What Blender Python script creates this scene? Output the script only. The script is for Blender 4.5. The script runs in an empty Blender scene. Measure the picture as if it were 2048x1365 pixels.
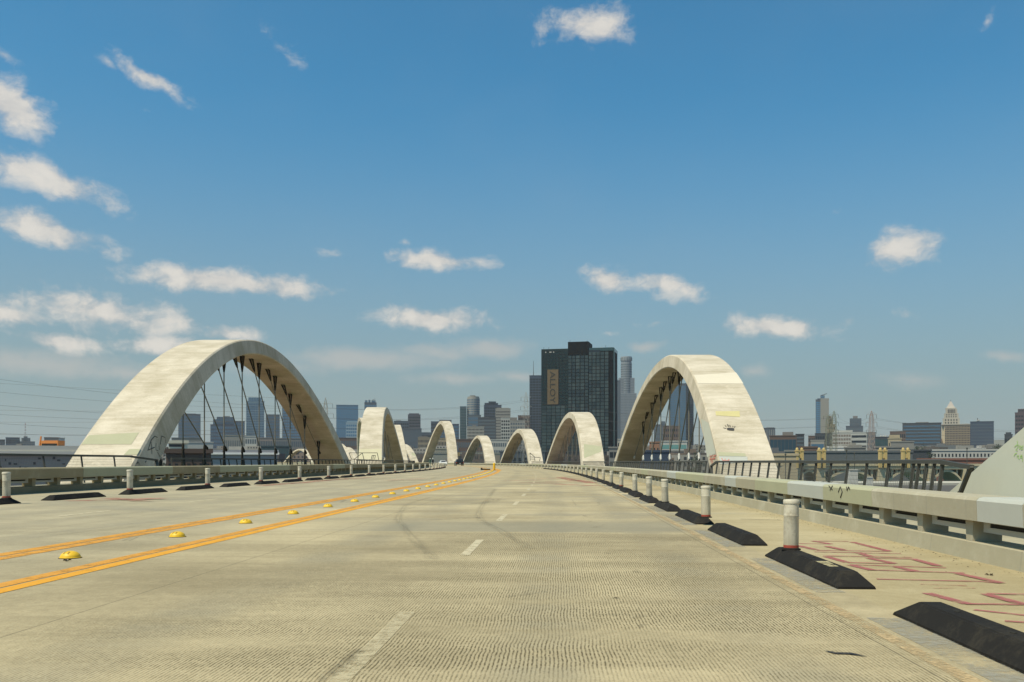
import bpy, bmesh, math, random
import numpy as np
from mathutils import Vector, Matrix

random.seed(7)
rng = np.random.default_rng(7)
scn = bpy.context.scene
COL = scn.collection
PI = math.pi

# ------------------------------------------------------------------ camera
EYE = 1.2                      # eye of a driver above the deck
FPX, HZ, CXP = 1850.0, 924.0, 1024.0   # focal length, horizon row and centre column of the 2048 px photograph
cam_data = bpy.data.cameras.new('camera')
cam_data.sensor_width = 36.0
cam_data.lens = FPX / 2048.0 * 36.0
cam_data.shift_y = (HZ - 682.5) / 2048.0
cam_data.clip_start = 0.1
cam_data.clip_end = 30000.0
cam = bpy.data.objects.new('camera', cam_data)
cam.location = (0, 0, EYE)
cam.rotation_euler = (PI / 2, 0, 0)
COL.objects.link(cam)
scn.camera = cam

# ------------------------------------------------------------------ sun, exposure
SUN = Vector((-0.40, -0.33, 0.86)).normalized()      # towards the sun: high, behind the camera on its left
sun_data = bpy.data.lights.new('sun', 'SUN')
sun_data.energy = 5.0
sun_data.angle = math.radians(0.53)
sun_data.color = (1.0, 0.86, 0.63)
sun = bpy.data.objects.new('sun', sun_data)
sun.rotation_euler = SUN.to_track_quat('Z', 'Y').to_euler()
sun.location = (0, 0, 300)
COL.objects.link(sun)
vs = scn.view_settings
vs.view_transform = 'Standard'
vs.look = 'None'
vs.gamma = 1.0
vs.use_curve_mapping = False
vs.exposure = 0.0
scn.cycles.use_denoising = True
scn.cycles.max_bounces = 6
scn.cycles.diffuse_bounces = 3
scn.cycles.volume_bounces = 1
scn.cycles.transparent_max_bounces = 12
scn.cycles.caustics_reflective = False
scn.cycles.caustics_refractive = False

# ------------------------------------------------------------------ node helper
class NT:
    def __init__(self, tree):
        self.t = tree; tree.nodes.clear()
    def n(self, typ, ins=None, **props):
        nd = self.t.nodes.new(typ)
        for k, v in props.items(): setattr(nd, k, v)
        for k, v in (ins or {}).items(): self.set(nd.inputs[k], v)
        return nd
    def set(self, sock, v):
        if isinstance(v, bpy.types.NodeSocket): self.t.links.new(v, sock)
        elif v is not None:
            if hasattr(sock, 'default_value') and isinstance(v, (tuple, list)) and len(v) == 3 and sock.type == 'RGBA': v = (*v, 1)
            sock.default_value = v
    def m(self, op, a, b=None, c=None, clamp=False):
        nd = self.n('ShaderNodeMath', operation=op, use_clamp=clamp)
        self.set(nd.inputs[0], a)
        if b is not None: self.set(nd.inputs[1], b)
        if c is not None: self.set(nd.inputs[2], c)
        return nd.outputs[0]
    def v(self, op, a, b=None):
        nd = self.n('ShaderNodeVectorMath', operation=op)
        self.set(nd.inputs[0], a)
        if b is not None: self.set(nd.inputs[1], b)
        return nd.outputs['Value'] if op in ('LENGTH', 'DOT_PRODUCT') else nd.outputs[0]
    def mix(self, f, a, b, blend='MIX'):
        nd = self.n('ShaderNodeMix', data_type='RGBA', blend_type=blend)
        self.set(nd.inputs[0], f); self.set(nd.inputs[6], a); self.set(nd.inputs[7], b)
        return nd.outputs[2]
    def noise(self, vec, scale, detail=4.0, rough=0.55, dist=0.0):
        nd = self.n('ShaderNodeTexNoise', {'Scale': scale, 'Detail': detail, 'Roughness': rough, 'Distortion': dist})
        if vec is not None: self.set(nd.inputs['Vector'], vec)
        return nd.outputs[0]
    def step(self, x, a, b, lo=0.0, hi=1.0):
        nd = self.n('ShaderNodeMapRange', {1: a, 2: b, 3: lo, 4: hi}, interpolation_type='SMOOTHSTEP')
        self.set(nd.inputs[0], x)
        return nd.outputs[0]
    def xyz(self, x, y, z):
        nd = self.n('ShaderNodeCombineXYZ', {0: x, 1: y, 2: z}); return nd.outputs[0]
    def sep(self, v):
        nd = self.n('ShaderNodeSeparateXYZ', {0: v}); return nd.outputs

# ------------------------------------------------------------------ sky with clouds (by direction, at infinity)
world = bpy.data.worlds.new('World'); scn.world = world; world.use_nodes = True
w = NT(world.node_tree)
sky = w.n('ShaderNodeTexSky', sky_type='NISHITA')
sky.sun_disc = False
sky.sun_elevation = math.asin(SUN.z)
sky.sun_rotation = math.atan2(SUN.x, SUN.y)
sky.altitude = 50; sky.air_density = 1.0; sky.dust_density = 1.6; sky.ozone_density = 2.0
dirn = w.n('ShaderNodeTexCoord').outputs['Generated']
dx, dy, dz = w.sep(dirn)
az = w.m('ARCTAN2', dx, dy)
el = w.m('ARCSINE', dz)
P = w.xyz(az, el, 0.0)
wob = w.n('ShaderNodeTexNoise', {'Scale': 13.0, 'Detail': 4.0, 'Roughness': 0.55}); w.set(wob.inputs['Vector'], P)
wv = w.v('MULTIPLY', w.v('SUBTRACT', wob.outputs['Color'], (0.5, 0.5, 0.5)), (0.045, 0.020, 0.0))
PW = w.v('ADD', P, wv)
CLOUDS = [  # x, y, half width, half height (photo px), tilt deg (down to the right), weight
 (1175, 55, 95, 40, 3, 1.0), (566, 96, 50, 22, 33, .62), (295, 155, 88, 22, 22, .95), (205, 128, 50, 20, 20, .45),
 (28, 212, 85, 52, 22, 1.35), (95, 358, 135, 40, 14, 1.3), (95, 463, 135, 36, 12, 1.2), (455, 563, 205, 31, 2, 1.35),
 (205, 625, 195, 46, 4, 1.15), (30, 640, 90, 28, 0, 1.1), (878, 519, 88, 24, 2, 1.25), (860, 638, 105, 33, 4, 1.35), (1218, 555, 52, 30, 15, 1.05),
 (1328, 570, 66, 29, 18, 1.05), (1553, 657, 108, 28, 3, 1.25), (1800, 500, 72, 42, -12, 1.05), (1850, 490, 40, 16, -20, .8),
 (670, 504, 32, 14, 0, .75), (120, 682, 90, 22, 0, 1.0), (310, 690, 80, 26, 0, 1.1), (450, 668, 62, 22, 0, 1.1),
 (70, 730, 190, 38, 0, .9), (250, 745, 160, 26, 0, .7), (730, 722, 165, 28, 0, .95), (980, 696, 85, 28, 0, .95), (860, 708, 80, 24, 0, .8),
 (1210, 665, 24, 9, 0, .6), (1335, 643, 52, 10, 0, .5), (1700, 632, 42, 18, -20, .55), (1816, 626, 34, 14, 10, .6),
 (2012, 713, 50, 13, 8, .55), (1825, 762, 80, 22, 8, .5), (818, 481, 26, 11, 0, .5), (1300, 692, 40, 13, 0, .5),
 (1515, 745, 30, 16, 0, .5), (900, 760, 90, 16, 0, .5), (1030, 755, 60, 16, 0, .5), (5, 110, 22, 18, 20, .8), (1668, 428, 34, 14, 0, .32),
 (1972, 42, 26, 12, -45, .4), (300, 222, 30, 9, 0, .35), (1110, 85, 60, 18, 0, .4), (560, 735, 120, 22, 0, .6)]
field = None; soft = None
for (cx, cy, hw, hh, rt, wt) in CLOUDS:
    a0 = math.atan((cx - CXP) / FPX); r0 = math.hypot(FPX, cx - CXP); e0 = math.atan((HZ - cy) / r0)
    q = w.v('SUBTRACT', PW, (a0, e0, 0.0))
    if rt:
        vr = w.n('ShaderNodeVectorRotate', {'Angle': math.radians(rt)}, rotation_type='Z_AXIS'); w.set(vr.inputs['Vector'], q); q = vr.outputs[0]
    q = w.v('MULTIPLY', q, (r0 * r0 / FPX / (hw * 1.36), r0 / (hh * 1.06), 0.0))
    d = w.v('LENGTH', q)
    wt = wt if wt > .8 or cy > 690 else wt * .75
    if cy > 690: hw, hh, wt = hw * 1.25, hh * 1.5, max(wt, .7)
    e = w.m('MULTIPLY_ADD', d, -max(wt, .6), wt)
    if cy > 690: soft = e if soft is None else w.m('MAXIMUM', soft, e); continue
    field = e if field is None else w.m('MAXIMUM', field, e)
# the same kind of scattered small clouds goes on all round outside the picture
big = w.noise(w.v('MULTIPLY', P, (1.0, 2.6, 1.0)), 5.0, 3.0)
outm = w.m('MAXIMUM', w.step(w.m('ABSOLUTE', az), 0.52, 0.62), w.step(el, 0.50, 0.60))
outm = w.m('MULTIPLY', outm, w.step(el, 0.03, 0.10))
gen = w.m('ADD', w.m('MULTIPLY_ADD', big, 8.0, -5.0), w.m('MULTIPLY_ADD', outm, 9.0, -9.0))
field = w.m('MAXIMUM', field, w.m('MINIMUM', gen, 1.2))
fb = w.noise(w.v('MULTIPLY', PW, (1.0, 1.35, 1.0)), 24.0, 10.0, 0.63)
fb2 = w.noise(w.v('ADD', w.v('MULTIPLY', PW, (1.0, 1.35, 1.0)), (-0.004, 0.012, 0.0)), 26.0, 4.0, 0.55)
dens = w.m('ADD', field, w.m('MULTIPLY_ADD', fb, 1.75, -0.94))
dens = w.m('SUBTRACT', dens, w.m('MULTIPLY_ADD', w.step(w.m('SUBTRACT', fb, fb2), -0.26, 0.22), -0.30, 0.15))
alpha = w.step(dens, 0.0, 0.98)
shade = w.step(w.m('SUBTRACT', fb, fb2), -0.26, 0.22)
core = w.step(dens, 0.1, 1.3)
lit = w.m('ADD', w.m('MULTIPLY', shade, 0.55), w.m('MULTIPLY', core, 0.45))
ccol = w.mix(lit, (6.0, 5.9, 5.75), (9.0, 8.45, 7.6))
skyc = w.mix(0.0, sky.outputs[0], (0, 0, 0))
SKY_TINT = w.mix(1.0, sky.outputs[0], (0.48, 1.30, 1.48), 'MULTIPLY')
# a thin veil of high haze, stronger towards the horizon
veil = w.noise(w.v('MULTIPLY', P, (1.0, 1.6, 1.0)), 3.2, 3.0, 0.6)
veilf = w.m('MULTIPLY', w.step(veil, 0.40, 0.8), 0.05)
base = w.mix(veilf, SKY_TINT, (5.4, 5.8, 6.0))
asoft = w.m('MULTIPLY', w.step(w.m('ADD', soft, w.m('MULTIPLY_ADD', fb, 1.3, -0.65)), -0.05, 0.9), 0.62)
low = w.m('MULTIPLY', w.step(el, 0.40, -0.02), 0.86)
base = w.mix(low, base, (3.55, 3.85, 3.75))
base = w.mix(asoft, base, (6.1, 5.9, 5.5))
final = w.mix(w.m('MULTIPLY', alpha, 0.90), base, ccol)
bg = w.n('ShaderNodeBackground', {'Color': final, 'Strength': 0.088})
wo = w.n('ShaderNodeOutputWorld', {'Surface': bg.outputs[0]})
world.cycles.sampling_method = 'MANUAL'
world.cycles.sample_map_resolution = 512

# ------------------------------------------------------------------ materials
MATS = {}
def newmat(name):
    m = bpy.data.materials.new(name); m.use_nodes = True
    return m, NT(m.node_tree)
def finish(nt, color, rough=0.8, metal=0.0, bump=None, bstr=0.2, bdist=0.01, spec=0.5, alpha=None):
    b = nt.n('ShaderNodeBsdfPrincipled')
    nt.set(b.inputs['Base Color'], color); nt.set(b.inputs['Roughness'], rough); nt.set(b.inputs['Metallic'], metal)
    nt.set(b.inputs['Specular IOR Level'], spec)
    if bump is not None:
        bn = nt.n('ShaderNodeBump', {'Strength': bstr, 'Distance': bdist}); nt.set(bn.inputs['Height'], bump)
        nt.set(b.inputs['Normal'], bn.outputs[0])
    out = b.outputs[0]
    if alpha is not None:
        tr = nt.n('ShaderNodeBsdfTransparent'); mx = nt.n('ShaderNodeMixShader', {0: alpha, 1: tr.outputs[0], 2: out}); out = mx.outputs[0]
    nt.n('ShaderNodeOutputMaterial', {'Surface': out})
def plain(name, col, rough=0.7, metal=0.0, var=0.12, scale=3.0, spec=0.5, bstr=0.15):
    if name in MATS: return MATS[name]
    m, nt = newmat(name)
    co = nt.n('ShaderNodeTexCoord').outputs['Object']
    a = nt.noise(co, scale, 5.0); f = nt.noise(co, scale * 9, 3.0)
    k = nt.m('MULTIPLY_ADD', nt.m('ADD', nt.m('MULTIPLY', a, 0.7), nt.m('MULTIPLY', f, 0.3)), 2 * var, 1 - var)
    c = nt.mix(1.0, (*col, 1), nt.xyz(k, k, k), 'MULTIPLY')
    finish(nt, c, rough, metal, f if bstr > 0 else None, bstr, 0.005, spec)
    MATS[name] = m; return m
def worn(name, col, rough=0.85, wear=0.5, scale=6.0, amax=1.0, soft=False, streak=False):
    """thin paint or rubber on the deck, broken up where it has worn through"""
    if name in MATS: return MATS[name]
    m, nt = newmat(name)
    co = nt.n('ShaderNodeTexCoord').outputs['Object']
    a = nt.noise(co, scale, 6.0, 0.65); b = nt.noise(co, scale * 12, 3.0, 0.6)
    s = nt.m('ADD', nt.m('MULTIPLY', a, 0.65), nt.m('MULTIPLY', b, 0.35))
    al = nt.step(s, wear - 0.14, wear + 0.12)
    if soft:
        u_, v_, _ = nt.sep(nt.n('ShaderNodeUVMap').outputs[0]); e_ = nt.m('ABSOLUTE', nt.m('MULTIPLY_ADD', v_, 2.0, -1.0))
        al = nt.m('MULTIPLY', al, nt.step(nt.m('ADD', e_, nt.m('MULTIPLY_ADD', a, 0.8, -0.4)), 1.0, 0.15))
    if streak: al = nt.m('MULTIPLY', al, nt.step(nt.noise(nt.xyz(nt.m('MULTIPLY', u_, 9.0), nt.m('MULTIPLY', v_, 7.0), 0.0), 1.0, 5.0, 0.7), 0.36, 0.62))
    al = nt.m('MULTIPLY', al, amax)
    k = nt.m('MULTIPLY_ADD', b, 0.4, 0.8)
    finish(nt, nt.mix(1.0, (*col, 1), nt.xyz(k, k, k), 'MULTIPLY'), rough, 0, alpha=al)
    MATS[name] = m; return m

def concrete(name, col, streak=True, stain=0.35, warm=(1.0, 0.96, 0.86), bstr=0.25, big=0.35):
    """cast concrete: board marks across the face, mottling, pale laitance and dark runs; UV in metres (along, across)"""
    m, nt = newmat(name)
    uv = nt.n('ShaderNodeUVMap').outputs[0]
    u, v, _ = nt.sep(uv)
    co = nt.n('ShaderNodeTexCoord').outputs['Object']
    A = nt.noise(co, big, 5.0, 0.6)
    B = nt.noise(nt.xyz(nt.m('MULTIPLY', u, 3.2), nt.m('MULTIPLY', v, 0.45), 0.0), 1.0, 5.0, 0.65)
    Cn = nt.noise(co, 9.0, 5.0, 0.6)
    k = nt.m('ADD', nt.m('MULTIPLY', A, 0.55), nt.m('MULTIPLY', B, 0.30 if streak else 0.1))
    k = nt.m('ADD', k, nt.m('MULTIPLY', Cn, 0.15))
    c = nt.mix(nt.step(k, 0.36, 0.66), tuple(x * (1 - stain) * y for x, y in zip(col, (1, .97, .86))), col)
    pale = nt.step(nt.noise(nt.xyz(nt.m('MULTIPLY', u, 1.1), nt.m('MULTIPLY', v, 1.0), 4.0), 0.8, 7.0, 0.7), 0.58, 0.74)
    c = nt.mix(nt.m('MULTIPLY', pale, 0.45), c, tuple(min(1, x * 1.22) for x in col))
    dk = nt.step(nt.noise(nt.xyz(nt.m('MULTIPLY', u, 0.5), nt.m('MULTIPLY', v, 3.0), 9.0), 1.0, 6.0, 0.7), 0.60, 0.80)
    c = nt.mix(nt.m('MULTIPLY', dk, 0.30), c, tuple(x * 0.55 for x in col))
    # lift lines of the formwork every few metres
    fr = nt.m('FRACT', nt.m('DIVIDE', u, 1.22))
    ln = nt.m('LESS_THAN', nt.m('ABSOLUTE', nt.m('SUBTRACT', fr, 0.5)), 0.012)
    ln = nt.m('MULTIPLY', ln, nt.step(nt.noise(co, 0.6, 2.0), 0.45, 0.6))
    c = nt.mix(nt.m('MULTIPLY', ln, 0.45), c, tuple(x * 0.5 for x in col))
    if streak:
        hu = nt.m('SUBTRACT', nt.m('FRACT', nt.m('DIVIDE', u, 1.22)), 0.25); hv = nt.m('SUBTRACT', nt.m('FRACT', nt.m('DIVIDE', v, 0.95)), 0.5)
        hole = nt.m('LESS_THAN', nt.m('ADD', nt.m('MULTIPLY', nt.m('MULTIPLY', hu, hu), 1.49), nt.m('MULTIPLY', nt.m('MULTIPLY', hv, hv), 0.90)), 0.0011)
        hole = nt.m('MULTIPLY', hole, nt.step(nt.noise(co, 0.8, 2.0), 0.46, 0.56))
        c = nt.mix(nt.m('MULTIPLY', hole, 0.5), c, tuple(x * 0.35 for x in col))
    finish(nt, c, 0.9, 0, nt.m('ADD', Cn, nt.m('MULTIPLY', B, 0.7)), bstr, 0.02, 0.25)
    MATS[name] = m; return m

def road_material():
    m, nt = newmat('deck concrete')
    uv = nt.n('ShaderNodeUVMap').outputs[0]
    la, s, _ = nt.sep(uv)                      # metres across the deck, metres along it
    wav = nt.noise(nt.xyz(nt.m('MULTIPLY', la, 0.5), nt.m('MULTIPLY', s, 1.3), 0.0), 1.0, 4.0, 0.62)
    wav2 = nt.noise(nt.xyz(nt.m('MULTIPLY', la, 14.0), nt.m('MULTIPLY', s, 9.0), 3.0), 1.0, 2.0, 0.5)
    gl = nt.m('ADD', la, nt.m('ADD', nt.m('MULTIPLY', wav, 0.060), nt.m('MULTIPLY', wav2, 0.011)))
    saw = nt.m('SINE', nt.m('MULTIPLY', gl, 2 * PI / 0.0255))
    gro = nt.step(saw, -0.05, 0.8)             # 1 in the tined grooves
    sp = nt.noise(nt.xyz(nt.m('MULTIPLY', la, 30.0), nt.m('MULTIPLY', s, 16.0), 7.0), 1.0, 4.0, 0.65)
    patch = nt.noise(nt.xyz(nt.m('MULTIPLY', la, 0.35), nt.m('MULTIPLY', s, 1.3), 2.0), 1.0, 4.0, 0.6)
    msk = nt.m('MULTIPLY', nt.step(s, 16.2, 15.2), nt.step(la, 2.45, 2.15))
    msk = nt.m('MULTIPLY', msk, nt.m('MULTIPLY_ADD', nt.step(la, -4.6, -1.6), 0.6, 0.4))
    msk = nt.m('MULTIPLY', msk, nt.step(patch, 0.32, 0.60, 0.28, 1.0))
    gro = nt.m('MULTIPLY', gro, nt.step(sp, 0.34, 0.60, 0.12, 1.0))
    G = nt.m('MULTIPLY', gro, msk)
    # general tone
    A = nt.noise(nt.xyz(nt.m('MULTIPLY', la, 0.28), nt.m('MULTIPLY', s, 0.16), 0.0), 1.0, 5.0, 0.6)
    B = nt.noise(nt.xyz(nt.m('MULTIPLY', la, 0.12), nt.m('MULTIPLY', s, 0.9), 5.0), 1.0, 5.0, 0.65)
    Cn = nt.noise(nt.xyz(nt.m('MULTIPLY', la, 9.0), nt.m('MULTIPLY', s, 7.0), 1.0), 1.0, 6.0, 0.68)
    grit = nt.noise(nt.xyz(nt.m('MULTIPLY', la, 60.0), nt.m('MULTIPLY', s, 40.0), 1.0), 1.0, 3.0, 0.6)
    k = nt.m('ADD', nt.m('MULTIPLY', A, 0.45), nt.m('ADD', nt.m('MULTIPLY', B, 0.35), nt.m('MULTIPLY', Cn, 0.20)))
    c = nt.mix(nt.step(k, 0.34, 0.66), (0.255, 0.212, 0.128), (0.500, 0.422, 0.265))
    # the side lane beyond the kerb blocks is yellower and dirtier
    side = nt.step(la, 2.62, 2.72)
    c = nt.mix(nt.m('MULTIPLY', side, 0.75), c, nt.mix(nt.step(k, 0.36, 0.64), (0.32, 0.262, 0.145), (0.46, 0.395, 0.245)))
    gut = nt.m('MULTIPLY', nt.step(nt.m('ADD', la, nt.m('MULTIPLY', Cn, 0.5)), 4.6, 5.3), nt.step(Cn, 0.4, 0.6))
    c = nt.mix(nt.m('MULTIPLY', gut, 0.45), c, (0.22, 0.185, 0.10))
    left = nt.step(la, -4.0, -8.0)
    c = nt.mix(nt.m('MULTIPLY', left, 0.35), c, (0.33, 0.31, 0.24))
    # grey band of the span joint, and the rubber that traffic leaves in the wheel tracks
    bn = nt.m('ADD', s, nt.m('MULTIPLY_ADD', B, 1.6, -0.8))
    band = nt.m('MULTIPLY', nt.step(bn, 15.7, 16.1), nt.step(bn, 19.4, 17.6))
    band = nt.m('MULTIPLY', band, nt.m('MULTIPLY', nt.step(la, 2.4, 2.1), nt.step(nt.m('ADD', la, nt.m('MULTIPLY', A, 2.0)), -4.0, -1.4)))
    c = nt.mix(nt.m('MULTIPLY', band, 0.62), c, (0.20, 0.19, 0.145))
    far = nt.m('MULTIPLY', nt.step(nt.noise(nt.xyz(nt.m('MULTIPLY', la, 0.25), nt.m('MULTIPLY', s, 0.45), 8.0), 1.0, 5.0, 0.62), 0.47, 0.72), nt.step(s, 17, 21))
    c = nt.mix(nt.m('MULTIPLY', far, 0.55), c, (0.20, 0.195, 0.16))
    for cl, wd in ((-2.9, .55), (-0.1, .5), (1.4, .45), (-8.2, .5), (-9.7, .5), (-11.4, .5), (-12.8, .45)):
        tk = nt.step(nt.m('ABSOLUTE', nt.m('SUBTRACT', nt.m('ADD', la, nt.m('MULTIPLY_ADD', A, 0.8, -0.4)), cl)), wd, wd * 0.2)
        tk = nt.m('MULTIPLY', tk, nt.step(B, 0.35, 0.7))
        c = nt.mix(nt.m('MULTIPLY', tk, 0.45), c, (0.19, 0.18, 0.14))
    sm = nt.m('MULTIPLY', nt.step(Cn, 0.64, 0.74), nt.step(B, 0.45, 0.65))
    c = nt.mix(nt.m('MULTIPLY', sm, 0.65), c, (0.12, 0.10, 0.06))
    c = nt.mix(nt.m('MULTIPLY', nt.step(grit, 0.56, 0.70), 0.45), c, (0.20, 0.18, 0.12))
    c = nt.mix(nt.m('MULTIPLY', nt.step(grit, 0.42, 0.30), 0.25), c, (0.56, 0.53, 0.43))
    # transverse construction joints, thin
    fr = nt.m('ABSOLUTE', nt.m('SUBTRACT', nt.m('FRACT', nt.m('DIVIDE', nt.m('ADD', s, 14.1), 29.7)), 0.5))
    jt = nt.m('LESS_THAN', fr, 0.0011)
    c = nt.mix(nt.m('MULTIPLY', jt, 0.65), c, (0.10, 0.09, 0.065))
    for q in (2.12, -3.8, -8.9):
        sj = nt.m('LESS_THAN', nt.m('ABSOLUTE', nt.m('SUBTRACT', nt.m('ADD', la, nt.m('MULTIPLY', wav2, 0.006)), q)), 0.007)
        c = nt.mix(nt.m('MULTIPLY', sj, 0.6), c, (0.10, 0.085, 0.055))
    drip = nt.m('MULTIPLY', nt.step(nt.noise(nt.xyz(nt.m('MULTIPLY', la, 4.0), nt.m('MULTIPLY', s, 2.6), 11.0), 1.0, 3.0, 0.5), 0.66, 0.74), nt.step(nt.m('ABSOLUTE', nt.m('SUBTRACT', la, 0.55)), 1.6, 0.2))
    c = nt.mix(nt.m('MULTIPLY', drip, 0.7), c, (0.13, 0.11, 0.07))
    c = nt.mix(nt.m('MULTIPLY', G, 0.92), c, (0.092, 0.074, 0.038))
    h = nt.m('SUBTRACT', nt.m('ADD', nt.m('MULTIPLY', Cn, 0.5), nt.m('MULTIPLY', grit, 0.35)), nt.m('MULTIPLY', G, 1.4))
    finish(nt, c, 0.92, 0, h, 0.55, 0.006, 0.2)
    MATS['road'] = m; return m

M_ROAD = road_material()
M_ARCH = concrete('arch concrete', (0.62, 0.555, 0.45), stain=0.36)
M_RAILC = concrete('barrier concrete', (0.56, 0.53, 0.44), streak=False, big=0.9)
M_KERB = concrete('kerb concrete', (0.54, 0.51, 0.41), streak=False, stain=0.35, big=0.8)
M_RAILD = concrete('grimy shaded barrier concrete', (0.44, 0.385, 0.265), streak=False, big=0.9)  # left barrier: grime, plus its shade put into a darker, warmer colour
M_KERBD = concrete('grimy shaded kerb concrete', (0.33, 0.275, 0.175), streak=False, stain=0.35, big=0.8)  # left kerb: grime and painted-in shade share this darker colour
M_WALK = concrete('walkway concrete', (0.50, 0.47, 0.37), streak=False, big=0.6)
M_OLIVE = plain('olive cover paint', (0.375, 0.37, 0.245), 0.85, var=0.14, scale=1.2)
M_OLIVE2 = plain('yellow olive cover paint', (0.52, 0.46, 0.22), 0.85, var=0.14, scale=1.2)
M_GREYP = plain('pale grey cover paint', (0.42, 0.43, 0.385), 0.8, var=0.12, scale=1.0)
M_GREENP = plain('sage green cover paint', (0.46, 0.465, 0.385), 0.8, var=0.10, scale=0.6)
M_SAGE = plain('pale olive cover paint', (0.50, 0.46, 0.31), 0.85, var=0.12, scale=0.8)
M_PALEP = plain('pale repair coat', (0.63, 0.57, 0.455), 0.85, var=0.12, scale=1.0)
M_TAN = plain('tan cover paint', (0.55, 0.46, 0.30), 0.85, var=0.12, scale=1.2)
M_YELLOW = worn('yellow road paint', (0.64, 0.30, 0.014), wear=0.37, scale=3.0)
M_YELLOW2 = worn('faded yellow road paint', (0.58, 0.27, 0.030), wear=0.42, scale=3.5)
M_WHITE = worn('white road paint', (0.56, 0.49, 0.33), wear=0.43, scale=7.0, amax=.9)
M_ORANGE = worn('faded orange stripe', (0.47, 0.35, 0.19), wear=0.50, scale=2.5)
M_GREYB = worn('grey deck coating', (0.30, 0.29, 0.245), wear=0.50, scale=1.5, amax=.7)
M_RED = worn('red spray paint', (0.34, 0.105, 0.105), wear=0.43, scale=6.0, amax=.85)
M_REDF = worn('faded red spray paint', (0.42, 0.17, 0.12), wear=0.52, scale=2.2)
M_WHITE2 = worn('nearly worn off road paint', (0.52, 0.45, 0.29), wear=0.47, scale=10.0, amax=.8)
M_SKID = worn('tyre rubber mark', (0.13, 0.12, 0.085), wear=0.42, scale=4.5, amax=.24, soft=True, streak=True)
M_SMEAR = worn('dark road smear', (0.085, 0.075, 0.05), wear=0.50, scale=11.0, amax=.38, soft=True)
M_TAR = worn('tar mark', (0.018, 0.018, 0.022), wear=0.42, scale=14.0)

def grimy(name, col, dirt, rough, spec, zdirt=0.0, scale=5.0, amount=.6):
    """plastic or rubber with dust, scuffs and road dirt thrown up from below"""
    m, nt = newmat(name); co = nt.n('ShaderNodeTexCoord').outputs['Object']; x, y, z = nt.sep(co)
    gm = nt.n('ShaderNodeNewGeometry').outputs['Position']
    a = nt.noise(gm, scale, 6.0, .65); b = nt.noise(gm, scale * 6, 4.0, .7)
    st = nt.noise(nt.xyz(nt.m('MULTIPLY', x, 30.0), nt.m('MULTIPLY', y, 30.0), nt.m('MULTIPLY', z, 2.0)), 1.0, 4.0, .6)
    f = nt.step(nt.m('ADD', nt.m('MULTIPLY', a, .6), nt.m('MULTIPLY', b, .4)), .46, .66)
    if zdirt: f = nt.m('MAXIMUM', f, nt.m('MULTIPLY', nt.step(nt.m('ADD', z, nt.m('MULTIPLY_ADD', st, .4, -.2)), zdirt, 0.0), .9))
    c = nt.mix(nt.m('MULTIPLY', f, amount), col, dirt); c = nt.mix(nt.m('MULTIPLY', nt.step(b, .6, .72), .35), c, tuple(min(1, q * 1.6) for q in col))
    finish(nt, c, rough, 0, b, .25, .004, spec); return m
M_TUBE = grimy('dirty white plastic', (0.56, 0.52, 0.42), (0.24, 0.20, 0.13), .6, .4, .26)
M_RUBBER = grimy('black rubber', (0.018, 0.017, 0.016), (0.060, 0.052, 0.038), .85, .12, 0.0, 3.0, .42)
M_REDT = plain('red tape', (0.30, 0.05, 0.03), 0.6)
M_DOME = plain('yellow plastic', (0.72, 0.45, 0.018), 0.5, var=0.3, scale=14.0)
M_DOMEL = plain('pale yellow plate', (0.75, 0.62, 0.22), 0.5)
M_STEEL = plain('dark railing steel', (0.065, 0.066, 0.058), 0.6, 0.1, var=0.2, spec=0.3)
M_WIRE = plain('railing wire', (0.16, 0.16, 0.15), 0.5, 0.6)
M_CABLE = plain('galvanised cable', (0.20, 0.19, 0.155), 0.6, 0.0, var=0.1, spec=0.2)
M_SOCK = plain('dark cable socket', (0.030, 0.028, 0.022), 0.8, 0.0, spec=0.2)
M_SOCKW = plain('white cable socket', (0.72, 0.70, 0.64), 0.5)
M_BLACKP = plain('black spray paint', (0.045, 0.043, 0.04), 0.8)
M_REDS = plain('red graffiti paint', (0.52, 0.16, 0.12), 0.8)
M_GREENS = plain('green graffiti paint', (0.30, 0.50, 0.13), 0.8)
M_DARK = plain('dark slot', (0.012, 0.012, 0.012), 0.9)

# ------------------------------------------------------------------ object helpers
ORD = ['first', 'second', 'third', 'fourth', 'fifth', 'sixth', 'seventh', 'eighth', 'ninth', 'tenth', 'eleventh', 'twelfth', 'thirteenth',
       'fourteenth', 'fifteenth', 'sixteenth', 'seventeenth', 'eighteenth', 'nineteenth']
TENS = {2: ('twentieth', 'twenty'), 3: ('thirtieth', 'thirty'), 4: ('fortieth', 'forty'), 5: ('fiftieth', 'fifty'), 6: ('sixtieth', 'sixty')}
def ordinal(k):               # 1 -> first
    if k <= 19: return ORD[k - 1]
    t, o = divmod(k, 10)
    return TENS[t][0] if o == 0 else TENS[t][1] + '-' + ORD[o - 1]

def tag(o, label=None, cat=None, group=None, kind=None):
    if label: o['label'] = label
    if cat: o['category'] = cat
    if group: o['group'] = group
    if kind: o['kind'] = kind
    return o
def thing(name, label, cat, loc=(0, 0, 0), rotz=0.0, group=None):
    o = bpy.data.objects.new(name, None); COL.objects.link(o)
    o.empty_display_size = 0.2
    o.location = loc; o.rotation_euler = (0, 0, rotz)
    return tag(o, label, cat, group)

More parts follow.
